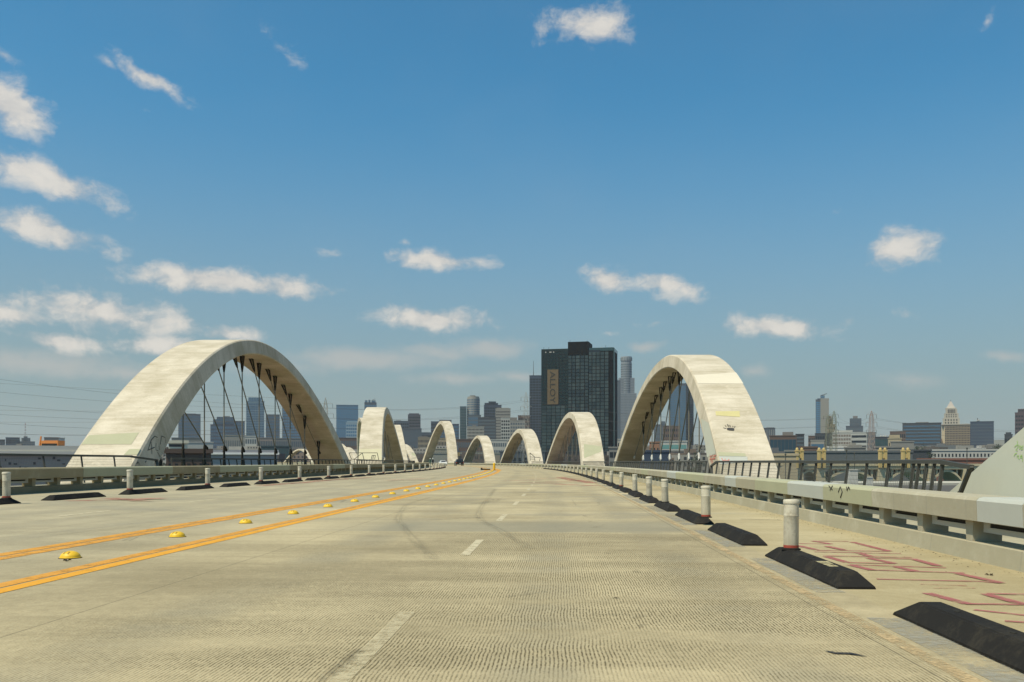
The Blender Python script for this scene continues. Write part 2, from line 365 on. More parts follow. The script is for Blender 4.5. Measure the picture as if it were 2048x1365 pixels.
class MB:
    """collects verts, faces and UVs; build() links them as one mesh object"""
    def __init__(self): self.v = []; self.f = []; self.uv = {}; self.mi = []
    def add(self, verts, faces, mi=0):
        b = len(self.v); self.v += [tuple(p) for p in verts]
        for f in faces: self.f.append(tuple(b + i for i in f)); self.mi.append(mi)
        return b
    def box(self, x0, x1, y0, y1, z0, z1, mi=0):
        self.add([(x0, y0, z0), (x1, y0, z0), (x1, y1, z0), (x0, y1, z0), (x0, y0, z1), (x1, y0, z1), (x1, y1, z1), (x0, y1, z1)],
                 [(3, 2, 1, 0), (4, 5, 6, 7), (0, 1, 5, 4), (1, 2, 6, 5), (2, 3, 7, 6), (3, 0, 4, 7)], mi); return self
    def frustum(self, lo, hi, z0, z1, mi=0):      # lo, hi = (x0,x1,y0,y1)
        a, b, c, d = lo; e, f, g, h = hi
        self.add([(a, c, z0), (b, c, z0), (b, d, z0), (a, d, z0), (e, g, z1), (f, g, z1), (f, h, z1), (e, h, z1)],
                 [(3, 2, 1, 0), (4, 5, 6, 7), (0, 1, 5, 4), (1, 2, 6, 5), (2, 3, 7, 6), (3, 0, 4, 7)], mi); return self
    def bar(self, p, q, w, h=None, up=(0, 0, 1)):
        p, q = Vector(p), Vector(q); h = h or w; d = (q - p).normalized(); up = Vector(up)
        if abs(d.dot(up)) > 0.98: up = Vector((0, 1, 0))
        x = d.cross(up).normalized() * (w / 2); y = x.cross(d).normalized() * (h / 2)
        vs_ = [p - x - y, p + x - y, p + x + y, p - x + y, q - x - y, q + x - y, q + x + y, q - x + y]
        self.add(vs_, [(3, 2, 1, 0), (4, 5, 6, 7), (0, 1, 5, 4), (1, 2, 6, 5), (2, 3, 7, 6), (3, 0, 4, 7)]); return self
    def tube(self, pts, r, n=6, cap=True):
        pts = [Vector(p) for p in pts]; rr = r if isinstance(r, (list, tuple)) else [r] * len(pts); b0 = len(self.v)
        ref = Vector((0, 0, 1))
        for i, p in enumerate(pts):
            d = (pts[min(i + 1, len(pts) - 1)] - pts[max(i - 1, 0)]).normalized()
            u = d.cross(ref) if abs(d.dot(ref)) < 0.95 else d.cross(Vector((0, 1, 0)))
            u.normalize(); t = u.cross(d)
            for k in range(n):
                a = 2 * PI * k / n; self.v.append(tuple(p + (u * math.cos(a) + t * math.sin(a)) * rr[i]))
        for i in range(len(pts) - 1):
            for k in range(n):
                k2 = (k + 1) % n
                self.f.append((b0 + i * n + k, b0 + i * n + k2, b0 + (i + 1) * n + k2, b0 + (i + 1) * n + k)); self.mi.append(0)
        if cap:
            self.f.append(tuple(b0 + k for k in range(n))[::-1]); self.mi.append(0)
            e = b0 + (len(pts) - 1) * n; self.f.append(tuple(e + k for k in range(n))); self.mi.append(0)
        return self
    def lathe(self, prof, n=20, c=(0, 0)):
        b0 = len(self.v)
        for (r, z) in prof:
            for k in range(n):
                a = 2 * PI * k / n; self.v.append((c[0] + r * math.cos(a), c[1] + r * math.sin(a), z))
        for i in range(len(prof) - 1):
            for k in range(n):
                k2 = (k + 1) % n
                self.f.append((b0 + i * n + k, b0 + i * n + k2, b0 + (i + 1) * n + k2, b0 + (i + 1) * n + k)); self.mi.append(0)
        self.f.append(tuple(b0 + k for k in range(n))[::-1]); self.mi.append(0)
        e = b0 + (len(prof) - 1) * n; self.f.append(tuple(e + k for k in range(n))); self.mi.append(0)
        return self
    def prism(self, poly, y0, y1, axis='y'):      # polygon in (x,z), extruded along y
        n = len(poly)
        vs_ = [(x, y0, z) for x, z in poly] + [(x, y1, z) for x, z in poly]
        if axis == 'x': vs_ = [(y0, x, z) for x, z in poly] + [(y1, x, z) for x, z in poly]
        if axis == 'z': vs_ = [(x, z, y0) for x, z in poly] + [(x, z, y1) for x, z in poly]
        self.add(vs_, [tuple(range(n))[::-1], tuple(range(n, 2 * n))] + [(i, (i + 1) % n, n + (i + 1) % n, n + i) for i in range(n)]); return self
    def mesh(self, name, mats, smooth=False, uvs=None):
        me = bpy.data.meshes.new(name); me.from_pydata(self.v, [], self.f)
        for m in (mats if isinstance(mats, (list, tuple)) else [mats]): me.materials.append(m)
        if any(self.mi): me.polygons.foreach_set('material_index', self.mi)
        if uvs is not None:
            ul = me.uv_layers.new(name='UVMap'); li = np.zeros(len(me.loops), dtype=np.int32); me.loops.foreach_get('vertex_index', li)
            ul.data.foreach_set('uv', np.asarray(uvs, dtype=np.float32)[li].ravel())
        bm = bmesh.new(); bm.from_mesh(me); bmesh.ops.recalc_face_normals(bm, faces=bm.faces); bm.to_mesh(me); bm.free()
        if smooth: me.polygons.foreach_set('use_smooth', [True] * len(me.polygons)); 
        me.update(); return me
    def build(self, name, mats, parent=None, world=False, smooth=False, uvs=None):
        o = bpy.data.objects.new(name, self.mesh(name, mats, smooth, uvs)); COL.objects.link(o)
        if parent is not None:
            o.parent = parent
            if world: o.matrix_parent_inverse = world_of(parent).inverted()
        return o
def world_of(o):
    m = Matrix.LocRotScale(o.location, o.rotation_euler, o.scale)
    if o.parent is not None: m = world_of(o.parent) @ o.matrix_parent_inverse @ m
    return m
def link_mesh(name, me, parent=None, loc=(0, 0, 0), rotz=0.0, world=False):
    o = bpy.data.objects.new(name, me); COL.objects.link(o); o.location = loc; o.rotation_euler = (0, 0, rotz)
    if parent is not None:
        o.parent = parent
        if world: o.matrix_parent_inverse = world_of(parent).inverted()
    return o
def copy_tree(o, parent=None):
    c = o.copy(); COL.objects.link(c)
    if parent is not None: c.parent = parent
    for ch in list(o.children): copy_tree(ch, c)
    return c
def autosmooth(o, ang=35):
    me = o.data; bm = bmesh.new(); bm.from_mesh(me)
    for e in bm.edges:
        if len(e.link_faces) == 2 and e.calc_face_angle(0) > math.radians(ang): e.smooth = False
    for f in bm.faces: f.smooth = True
    bm.to_mesh(me); bm.free(); return o

# ------------------------------------------------------------------ the line of the viaduct
A0 = 0.0503
_S = np.arange(-60, 900.01, 0.5)
_K = np.interp(_S, [0.0, 75.4, 87.0, 147.0], [0.0, 0.000685, 0.000685, 0.00104])
_T = -np.concatenate([[0], np.cumsum((_K[1:] + _K[:-1]) / 2 * 0.5)]); _i0 = int(np.argmin(abs(_S)))
_T = _T - _T[_i0] + A0
_X = np.concatenate([[0], np.cumsum(np.sin(_T[:-1]) * 0.5)]); _Y = np.concatenate([[0], np.cumsum(np.cos(_T[:-1]) * 0.5)])
_X -= _X[_i0]; _Y -= _Y[_i0]
def rd(s, lat):
    t = float(np.interp(s, _S, _T))
    return float(np.interp(s, _S, _X)) + lat * math.cos(t), float(np.interp(s, _S, _Y)) - lat * math.sin(t)
def head(s): return -float(np.interp(s, _S, _T))          # rotation about z so that local +Y runs along the deck
def zc(lat): return 0.0145 * max(0.0, -6.1 - lat)         # the far side of the deck is a little higher
def rp(s, lat, z=0.0):
    x, y = rd(s, lat); return (x, y, z + zc(lat))
def rw(s, lat, z):
    x, y = rd(s, lat); return (x, y, z)
def unproj(px, py, z=0.0):                                 # where on the deck a point of the photograph lies
    Y = FPX * (EYE - z) / (py - HZ); return (px - CXP) / FPX * Y, Y
def stations(s0, s1, near=1.0):
    out = [s0]
    while out[-1] < s1 - 1e-6:
        st = near if out[-1] < 60 else (2.0 if out[-1] < 160 else 4.0)
        out.append(min(s1, out[-1] + st))
    return out
def sweep(mb, prof, s0, s1, near=1.0, closed=True, cap=True, uvs=None):
    """profile of (lat, z) points carried along the deck"""
    ss = stations(s0, s1, near); n = len(prof); b = len(mb.v)
    acc = [0.0]
    for i in range(1, n): acc.append(acc[-1] + math.hypot(prof[i][0] - prof[i - 1][0], prof[i][1] - prof[i - 1][1]))
    for s in ss:
        for j, (la, z) in enumerate(prof):
            mb.v.append(rw(s, la, z))
            if uvs is not None: uvs.append((s, acc[j]))
    m = n if closed else n - 1
    for i in range(len(ss) - 1):
        for j in range(m):
            k = (j + 1) % n
            mb.f.append((b + i * n + j, b + i * n + k, b + (i + 1) * n + k, b + (i + 1) * n + j)); mb.mi.append(0)
    if cap and closed:
        mb.f.append(tuple(b + j for j in range(n))[::-1]); mb.mi.append(0)
        e = b + (len(ss) - 1) * n; mb.f.append(tuple(e + j for j in range(n))); mb.mi.append(0)
    return mb

LATR, LATL = 5.03, -17.3            # inner faces of the two barriers
WR, WL = 7.75, -20.4               # outer edges of the walkways
S_END = 760.0

# ------------------------------------------------------------------ ground, deck, road, walkways
GZ = -18.0
mb = MB(); mb.add([(-6500, -600, GZ), (6500, -600, GZ), (6500, 7600, GZ), (-6500, 7600, GZ)], [(0, 1, 2, 3)])
mg, nt = newmat('city ground')
co = nt.n('ShaderNodeTexCoord').outputs['Object']
vor = nt.n('ShaderNodeTexVoronoi', {'Scale': 0.02}); nt.set(vor.inputs['Vector'], co)
n1 = nt.noise(co, 0.05, 6.0)
c = nt.mix(nt.step(n1, 0.35, 0.65), (0.06, 0.055, 0.048), (0.13, 0.12, 0.10))
c = nt.mix(0.35, c, nt.mix(1.0, vor.outputs['Color'], (0.4, 0.38, 0.33), 'MULTIPLY'))
finish(nt, c, 0.95)
tag(mb.build('ground', mg), kind='structure')

mb = MB()
sweep(mb, [(WR, -0.03), (WR, -1.1), (WR - 2.6, -2.0), (WL + 2.6, -2.0), (WL, -1.1 + zc(WL)), (WL, zc(WL) - 0.03), (-6.1, -0.03)], -30, S_END, 2.0)
deck = tag(mb.build('bridge_deck', M_KERB, uvs=None), kind='structure')

lats = [LATR + 0.3, 4.2, 2.7, 1.2, -1.2, -3.6, -5.2, -6.1, -7.2, -10, -13, -15.5, LATL - 0.3]
ss = stations(-25, S_END)
mb = MB(); uvs = []
for s in ss:
    for la in lats: mb.v.append(rp(s, la)); uvs.append((la, s))
n = len(lats)
for i in range(len(ss) - 1):
    for j in range(n - 1): mb.f.append((i * n + j, i * n + j + 1, (i + 1) * n + j + 1, (i + 1) * n + j)); mb.mi.append(0)
road = tag(mb.build('road', M_ROAD, uvs=uvs), kind='structure')
for nm, l0, l1, zz in (('walkway', LATR + 0.45, WR - 0.02, 0.13), ('walkway', LATL - 0.45, WL + 0.02, 0.30)):
    mb = MB(); uu = []
    sweep(mb, [(l0, zz), (l1, zz), (l1, -0.025), (l0, -0.025)], -24, S_END - 1, 1.0, uvs=uu)
    tag(mb.build(nm, M_WALK, uvs=uu), kind='structure')

# ------------------------------------------------------------------ painted marks on the deck (thin sheets, children of the road)
def strip(mb, s0, s1, l0, l1, z=0.004, near=1.0):
    st = stations(s0, s1, near); b = len(mb.v)
    for s in st: mb.v.append(rp(s, l0, z)); mb.v.append(rp(s, l1, z))
    for i in range(len(st) - 1): mb.f.append((b + 2 * i, b + 2 * i + 1, b + 2 * i + 3, b + 2 * i + 2)); mb.mi.append(0)
for l0, l1, mt in ((-5.07, -5.26, M_YELLOW), (-5.30, -5.50, M_YELLOW2), (-6.74, -6.94, M_YELLOW2), (-6.98, -7.19, M_YELLOW2)):
    mb = MB(); strip(mb, -20, S_END - 5, l0, l1); mb.build('median_line', mt, road)
for k in range(-1, 16):
    s1 = 7.35 + 6.85 * k
    for la, zz in ((-1.2, .004), (-10.4, .004)):
        mb = MB(); strip(mb, s1 - 2.4, s1 - 0.02, la - 0.06, la + 0.06, zz, 0.6)
        if la < -5 and k > 30: continue
        mb.build('lane_dash', M_WHITE2 if k <= 0 and la > -5 else M_WHITE, road)
mb = MB(); strip(mb, -20, 140, 2.20, 2.31); mb.build('edge_stripe', M_ORANGE, road)
for k in range(0, 16):
    s0 = 4.1 + 4.5 * k; mb = MB(); strip(mb, s0, s0 + 3.0 + 0.4 * random.random(), 2.36, 2.63, 0.0045, 0.8); mb.build('grey_coating', M_GREYB, road)
def ribbon(pts, wd, z=0.006, taper=False):
    """flat stroke through ground points (x, y)"""
    P_ = [Vector((p[0], p[1])) for p in pts]; mb = MB(); L = []
    for i, p in enumerate(P_):
        d = (P_[min(i + 1, len(P_) - 1)] - P_[max(i - 1, 0)]).normalized(); nrm = Vector((-d.y, d.x))
        wl = wd * (0.5 if not (taper and i in (0, len(P_) - 1)) else 0.12)
        L.append((p + nrm * wl, p - nrm * wl))
    for a, b in L: mb.v.append((a.x, a.y, z)); mb.v.append((b.x, b.y, z))
    for i in range(len(L) - 1): mb.f.append((2 * i, 2 * i + 1, 2 * i + 3, 2 * i + 2)); mb.mi.append(0)
    mb.ruv = [(i // 2 / max(1, len(L) - 1), i % 2) for i in range(2 * len(L))]
    return mb
def smoothpts(pts, k=6):
    out = []
    for i in range(len(pts) - 1):
        p0, p1, p2, p3 = (Vector(pts[max(0, min(len(pts) - 1, i + j))]) for j in (-1, 0, 1, 2))
        for q in range(k):
            t = q / k
            out.append(0.5 * ((2 * p1) + (-p0 + p2) * t + (2 * p0 - 5 * p1 + 4 * p2 - p3) * t * t + (-p0 + 3 * p1 - 3 * p2 + p3) * t ** 3))
    out.append(Vector(pts[-1])); return out
# curved tyre marks
SK = [[(1062, 1100), (1030, 1080), (1002, 1062), (965, 1042.6), (957, 1033), (961, 1017), (975, 998), (991, 978)],
      [(868, 1120), (851.7, 1102.6), (824.8, 1075.8), (805, 1051), (796, 1041), (803, 1022), (820, 1007), (864, 995)]]
for pl in SK:
    g = [unproj(*p) for p in pl]
    for off in (0.0,):
        r_ = ribbon(smoothpts(g), 0.26, 0.0065, True); r_.build('tyre_mark', M_SKID, road, uvs=r_.ruv)
for pl, wd in (([(1196, 1005), (1199, 1010)], .09), ([(1186, 995), (1200, 1000)], .05), ([(1145, 1001), (1152, 1012)], .06), ([(1420, 1047), (1445, 1049)], .10), ([(1185, 1056), (1200, 1054)], .16), ([(940, 1010), (980, 1004), (1000, 998)], .5), ([(860, 1040), (960, 1036)], .5), ([(1063, 985), (1068, 981)], .3)):
    r_ = ribbon([unproj(*p) for p in pl], wd * 1.4, 0.007); r_.build('tyre_mark', M_SKID, road, uvs=r_.ruv)
for pl in ([(630, 974), (700, 962), (760, 955)], [(840, 963), (872, 955), (890, 953)], [(690, 975), (735, 963)], [(0, 1050), (200, 1032), (440, 1012)], [(0, 1078), (260, 1050), (420, 1035)]):
    r_ = ribbon([unproj(*p, 0.06) for p in pl], 0.5, 0.075, True); r_.build('tyre_mark', M_SKID, road, uvs=r_.ruv)
ribbon([unproj(1651, 1304), unproj(1672, 1308), unproj(1700, 1309), unproj(1734, 1315)], 0.055, 0.0065, True).build('tar_mark', M_TAR, road)
ribbon([unproj(1481, 1039), unproj(1561, 1041)], 0.05, 0.0065).build('tar_mark', M_TAR, road)
for pl, wd in (([(640, 1366), (680, 1335), (720, 1300)], .12), ([(245, 1083), (262, 1077), (278, 1066)], .10), ([(258, 1083), (272, 1077), (284, 1069)], .06), ([(520, 1020), (545, 1012)], .10), ([(680, 1006), (692, 1001)], .12), ([(1010, 1195), (1100, 1185)], .07), ([(1215, 1200), (1240, 1197)], .06), ([(1180, 1230), (1260, 1232)], .05), ([(1260, 1238), (1306, 1232)], .05)):
    r_ = ribbon(smoothpts([unproj(*p) for p in pl]), wd, 0.0085, True); r_.build('dirt_smear', M_SMEAR, road, uvs=r_.ruv)
# red lettering sprayed in the side lane, read off the photograph
o5 = lambda x, y: (1548 + x / 4.096, 920 + y / 4.096)
RL = [((180, 688), (460, 692)), ((320, 668), (465, 692)), ((320, 668), (610, 672)), ((190, 705), (350, 742)), ((430, 712), (570, 742)), ((350, 744), (950, 752)),
      ((640, 676), (945, 752)), ((330, 757), (1040, 772)), ((680, 762), (790, 795)), ((400, 790), (1130, 805)), ((430, 795), (600, 843)), ((600, 845), (990, 853)),
      ((770, 808), (985, 853)), ((770, 808), (1180, 818)), ((1150, 820), (1350, 875)), ((620, 861), (1410, 888)), ((620, 863), (810, 908)), ((1000, 880), (1160, 915)),
      ((760, 905), (1560, 932)), ((1500, 935), (1860, 1015)), ((840, 980), (1700, 1000), (1860, 1015)), ((1250, 1095), (1590, 1185)), ((1560, 1185), (2060, 1192)),
      ((1730, 1104), (2060, 1195)), ((1740, 1102), (2060, 1110)), ((1640, 1232), (2060, 1278)), ((1890, 1325), (2060, 1337))]
for k, seg in enumerate(RL):
    ribbon([unproj(*o5(*p)) for p in seg], 0.066 if abs(seg[0][1] - seg[-1][1]) * 9 < abs(seg[0][0] - seg[-1][0]) else 0.105, 0.0050 + 0.0012 * (k % 5)).build('red_stroke', M_RED, road)
for seg in (((1200, 1022), (1580, 1035)), ((1310, 1055), (1650, 1055))):
    ribbon([unproj(*o5(*p)) for p in seg], 0.04, 0.006).build('red_stroke', M_REDF, road)
# worn red writing across the lanes further on, and at the far side of the deck
for pl in ([(1060, 958), (1160, 957)], [(1090, 964), (1180, 964)], [(1110, 969), (1195, 972)], [(1010, 962), (1080, 961)], [(1150, 960), (1185, 967)], [(1120, 955), (1150, 962)], [(1040, 966), (1120, 967)]):
    ribbon([unproj(*p) for p in pl], 0.75, 0.006).build('red_stroke', M_REDF, road)
for pl in ([(130, 1004), (330, 998)], [(215, 998), (290, 1003)], [(430, 976), (620, 966)], [(520, 973), (700, 958)], [(630, 963), (740, 956)], [(770, 962), (850, 958)]):
    ribbon([unproj(*p, 0.09) for p in pl], 0.55, 0.112).build('red_stroke', M_REDF, road)

# ------------------------------------------------------------------ barriers
def barrier(side, label, lat, zb, bounds, name='concrete_barrier', htop=0.78):
    o = thing(name, label, 'barrier', rp(20, lat))
    sg = 1 if side > 0 else -1
    L = lambda d: lat + sg * d
    sS = -6 if side > 0 else 6
    mb = MB(); uu = []
    sweep(mb, [(L(0), zb - .02), (L(0.03), zb + .215), (L(0.05), zb + .225), (L(0.44), zb + .225), (L(0.45), zb - .02)], sS, S_END - 2, uvs=uu)
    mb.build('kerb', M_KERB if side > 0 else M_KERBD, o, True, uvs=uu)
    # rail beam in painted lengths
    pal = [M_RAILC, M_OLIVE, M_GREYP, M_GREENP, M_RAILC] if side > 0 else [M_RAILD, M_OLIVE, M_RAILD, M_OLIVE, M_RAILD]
    ends = list(bounds)
    while ends[-1][0] < S_END - 10:
        d = random.choice((3.0, 4.5, 5.5, 7.0)) * (1 if ends[-1][0] < 90 else 2.5)
        ends.append((min(ends[-1][0] + d, S_END - 3), random.choice((0, 0, 1, 2, 0, 3))))
    a = sS
    t = zb + htop
    for e, mi in ends:
        mb = MB(); uu = []
        sweep(mb, [(L(-0.04), zb + .49), (L(-0.05), t - .045), (L(-0.02), t - .01), (L(0.03), t), (L(0.42), t), (L(0.45), t - .03), (L(0.44), zb + .49)], a + 0.006, e - 0.006, uvs=uu)
        mb.build('rail_panel', pal[mi], o, True, uvs=uu); a = e
    # posts, with the ledge plate behind each opening
    sp = 1.555
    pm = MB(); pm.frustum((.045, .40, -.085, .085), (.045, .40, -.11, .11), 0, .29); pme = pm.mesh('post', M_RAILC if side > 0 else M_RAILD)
    lm = MB(); lm.box(.15, .20, .0, sp - .3, .12, .185); lm.box(.15, .20, 0, sp - .3, .235, .272); lm.box(.15, .2, 0, .16, .184, .236); lm.box(.15, .2, sp - .46, sp - .3, .184, .236); lme = lm.mesh('ledge', M_GREYP)
    sm = MB(); sm.box(.165, .21, .15, sp - .45, .18, .24); sme = sm.mesh('slot', M_DARK)  # dark box set in the slot, its colour standing for the shade inside
    far = MB(); k = 0; s = sS + 0.6
    while s < 460:
        p = rw(s, lat, zb + .222); hz = head(s)
        if s < 215:
            link_mesh('post', pme, o, p, hz if side > 0 else hz + PI, True)
            if s < 75:
                q = rw(s + (.15 if side > 0 else sp - .15), lat, zb + .222)
                link_mesh('ledge', lme, o, q, hz if side > 0 else hz + PI, True)
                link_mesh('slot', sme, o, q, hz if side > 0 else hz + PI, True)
        else:
            p0 = rw(s, L(.0), zb); p1 = rw(s, L(.4), zb)
            a_ = Vector(p0); b_ = Vector(p1); far.bar((a_.x, a_.y, zb + .36), (b_.x, b_.y, zb + .36), .28, .28)
        s += sp
    tag(far.build('post', M_RAILC, o, True), kind='stuff')
    return o
BR = [(10.2, 0), (11.3, 2), (15.0, 0), (17.7, 1), (20.4, 2), (23.7, 1), (26.2, 0), (27.9, 2), (31.8, 0), (39.0, 1), (42, 2), (50, 0), (54, 1), (58, 0)]
bar_r = barrier(1, 'pale concrete barrier with patched paint beside the red lettering and black blocks', LATR, 0.0, BR)
BL = [(33, 0), (41, 3), (47, 0), (60, 1), (66, 0)]
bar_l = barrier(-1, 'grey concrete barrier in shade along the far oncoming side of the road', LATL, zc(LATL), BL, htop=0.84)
# three small black tags on the olive length
def s_of(px, lat):
    ss_ = np.linspace(4, 120, 3000); return float(min(ss_, key=lambda q: abs(CXP + FPX * rd(q, lat)[0] / rd(q, lat)[1] - px)))
for strokes in ([(1657, 972), (1664, 980)], [(1664, 972), (1659, 981)]), ([(1676, 985), (1680, 974), (1684, 984), (1680, 996)],), ([(1692, 974), (1694, 982), (1696, 974), (1700, 980)],):
    mb = MB()
    for pl in strokes:
        L_ = []
        for px, py in pl:
            q = s_of(px, LATR - .055); X_, Y_ = rd(q, LATR - .055); L_.append((q, EYE - (py - HZ) / FPX * Y_))
        for (qa, za), (qb, zb_) in zip(L_[:-1], L_[1:]): mb.bar(rw(qa, LATR - .052, za), rw(qb, LATR - .052, zb_), .012, .012)
    mb.build('black_tag', M_BLACKP, bar_r, True)
# leaf bits and grit swept against the right kerb
mb = MB(); r_ = random.Random(5)
for i in range(900):
    q = r_.uniform(5, 60); la = LATR - abs(r_.gauss(0, .28)) - .02; x, y = rd(q, la); s_ = r_.uniform(.004, .016); a = r_.uniform(0, 6.28); zz = .004 + s_ * .4
    c_, d_ = math.cos(a) * s_, math.sin(a) * s_
    mb.add([(x - c_, y - d_, .003), (x + d_ * .6, y - c_ * .6, zz), (x + c_, y + d_, .004), (x - d_ * .6, y + c_ * .6, zz * .7)], [(0, 1, 2, 3)])
tag(mb.build('kerb_litter', plain('dry grit', (.10, .075, .04), .95, var=.5), None), 'scattered dry leaf bits and grit along the right kerb', 'litter', kind='stuff')

# ------------------------------------------------------------------ arches
class Arch:
    """a leaning rib: soffit z = hc(1-|t|^e) from near foot (t=-1) to far foot (t=1); its depth grows towards the feet"""
    def __init__(self, sn, sf, ln, lf, hc, e, wd, th, lean, tp, side):
        A, B = np.array(rd(sn, ln)), np.array(rd(sf, lf)); d = B - A
        self.L = float(np.linalg.norm(d)); self.d = d / self.L; self.o = np.array([self.d[1], -self.d[0]]) * side
        self.C = (A + B) / 2; self.hc, self.e, self.w, self.th, self.sl, self.tp = hc, e, wd, th, math.sin(lean), tp
        self.cache = {}
    def grid(self, t, f, a, lift=0.0):     # arrays: f = share of the depth, a = share of the width
        t = np.asarray(t, float); ab = np.abs(t)
        z = self.hc * (1 - ab ** self.e); dz = -self.hc * self.e * np.sign(t) * ab ** (self.e - 1) / (self.L / 2)
        q = np.hypot(1, dz); off = self.th * (1 + self.tp * np.minimum(1.1, ab) ** 3) * f + lift
        u = t * self.L / 2 - dz / q * off; zz = z + off / q; ol = self.w * np.asarray(a, float) + zz * self.sl
        return np.stack([self.C[0] + u * self.d[0] + ol * self.o[0], self.C[1] + u * self.d[1] + ol * self.o[1], zz + 0 * ol], -1)
    def pt(self, t, f, a, lift=0.0): return tuple(float(x) for x in self.grid(t, f, a, lift))
    def find(self, px, py, face):         # photo point -> (t, across) on the top ('top') or inner ('in') face
        if face not in self.cache:
            T, S = np.meshgrid(np.linspace(-1.1, 1.1, 500), np.linspace(0, 1, 41), indexing='ij'); self.cache[face] = (T, S, self._proj(T, S, face))
        T, S, uv = self.cache[face]
        for k in range(4):
            dd = (uv[..., 0] - px) ** 2 + (uv[..., 1] - py) ** 2; i = np.unravel_index(np.argmin(dd), dd.shape); t, s = T[i], S[i]
            wt, ws = .006 / 4 ** k, .04 / 4 ** k
            T, S = np.meshgrid(np.linspace(t - wt, t + wt, 15), np.clip(np.linspace(s - ws, s + ws, 15), 0, 1), indexing='ij'); uv = self._proj(T, S, face)
        return float(t), float(s)
    def _proj(self, T, S, face):
        p = self.grid(T, 1.0, S) if face == 'top' else self.grid(T, S, 0.0)
        y = np.where(p[..., 1] < 2, 1e-3, p[..., 1])
        return np.stack([CXP + FPX * p[..., 0] / y, HZ - FPX * (p[..., 2] - EYE) / y], -1)
    def at(self, t, a, face, lift=0.012):
        if face == 'top': return self.pt(t, 1.0, a, lift)
        p = self.grid(t, a, 0.0); return (float(p[0] - lift * self.o[0]), float(p[1] - lift * self.o[1]), float(p[2]))

def build_arch(a, label, hang, full=True, ext=0.16, nseg=72, group=None, msock=None, zlow=1.80):
    loc = a.pt(-1.0, 0, .5)
    o = thing('bridge_arch', label, 'arch', loc, 0, group)
    ch = 0.07; w_, h_ = a.w, a.th
    prof = [(0, ch), (0, h_ - ch), (ch, h_), (w_ - ch, h_), (w_, h_ - ch), (w_, ch), (w_ - ch, 0), (ch, 0)]   # (lat, off)
    acc = [0]
    for i in range(1, 9):
        p, q = prof[i - 1], prof[i % 8]; acc.append(acc[-1] + math.hypot(p[0] - q[0], p[1] - q[1]))
    mb = MB(); uu = []; ts = np.linspace(-1 - ext, 1 + ext, nseg + 1); run = 0; prev = None
    off = random.uniform(0, 300)
    for t in ts:
        c = Vector(a.pt(t, .5, .5)); run += (c - prev).length if prev is not None else 0; prev = c
        for j in range(9):
            la, of = prof[j % 8]; mb.v.append(a.pt(t, of / h_, la / w_)); uu.append((run + off, acc[j] + off))
    for i in range(nseg):
        for j in range(8): mb.f.append((i * 9 + j, i * 9 + j + 1, (i + 1) * 9 + j + 1, (i + 1) * 9 + j)); mb.mi.append(0)
    mb.f.append(tuple(range(8))); mb.mi.append(0); e = nseg * 9; mb.f.append(tuple(e + j for j in range(8))[::-1]); mb.mi.append(0)
    rib = mb.build('rib', M_ARCH, o, True, uvs=uu); autosmooth(rib, 25)
    # hangers: one upright and one raked cable from each foot
    if hang:
        step = 1.72 / hang
        for k in range(hang):
            tb = -0.80 + step * (k + 0.35)
            for kind in (0, 1):
                tt = tb if kind == 0 else tb - step * 1.48
                if abs(tt) > 0.93 or abs(tb) > .93: continue
                top = Vector(a.pt(tt, -0.01, .5)); zt = top.z
                pl = a.pt(tb, 0.0, .5); tx = Vector((*a.d, 0)) * (.22 * kind)
                bot = Vector((pl[0], pl[1], zlow)) + tx          # plumb below the soffit
                if zt < 3.2: continue
                d = (top - bot).normalized(); r = 0.045 if full else 0.055
                mb = MB(); mb.tube([bot - d * .05, top - d * .55], r, 6); cab = mb.build('hanger', M_CABLE, o, True)
                if full:
                    ax = Vector((*a.d, 0)); ou = Vector((*a.o, 0))
                    mb = MB()
                    b1 = top - d * 0.95
                    for s_ in (-1, 1):      # two-pronged clevis plates under the soffit
                        q = ou * (0.11 * s_)
                        mb.add([top + q + ax * .26 - ou * .025, top + q - ax * .26 - ou * .025, b1 + q * .5 - ax * .09 - ou * .025, b1 + q * .5 + ax * .09 - ou * .025,
                                top + q + ax * .26 + ou * .025, top + q - ax * .26 + ou * .025, b1 + q * .5 - ax * .09 + ou * .025, b1 + q * .5 + ax * .09 + ou * .025],
                               [(0, 1, 2, 3), (7, 6, 5, 4), (0, 4, 5, 1), (1, 5, 6, 2), (2, 6, 7, 3), (3, 7, 4, 0)])
                    mb.tube([b1 + d * .08, b1 - d * .32], [0.12, 0.06], 8)
                    mb.build('upper_socket', M_SOCK, cab, True)
                    mb = MB(); mb.tube([bot + d * .10, bot - d * .02, bot - d * .34, bot - d * .48], [0.045, 0.07, 0.10, 0.075], 10)
                    mb.build('lower_socket', msock or M_SOCKW, cab, True)
                    if kind == 0:
                        g0 = Vector((pl[0], pl[1], zlow - .38)); g1 = Vector((pl[0], pl[1], -0.9)); mb = MB(); q = ou * .03
                        pts = [g0 - ax * .12, g0 + ax * .16, g1 + ax * .75, g1 - ax * .55]
                        mb.add([p - q for p in pts] + [p + q for p in pts], [(0, 1, 2, 3), (7, 6, 5, 4), (0, 4, 5, 1), (1, 5, 6, 2), (2, 6, 7, 3), (3, 7, 4, 0)])
                        mb.build('gusset_plate', M_SOCK, o, True)
    return o
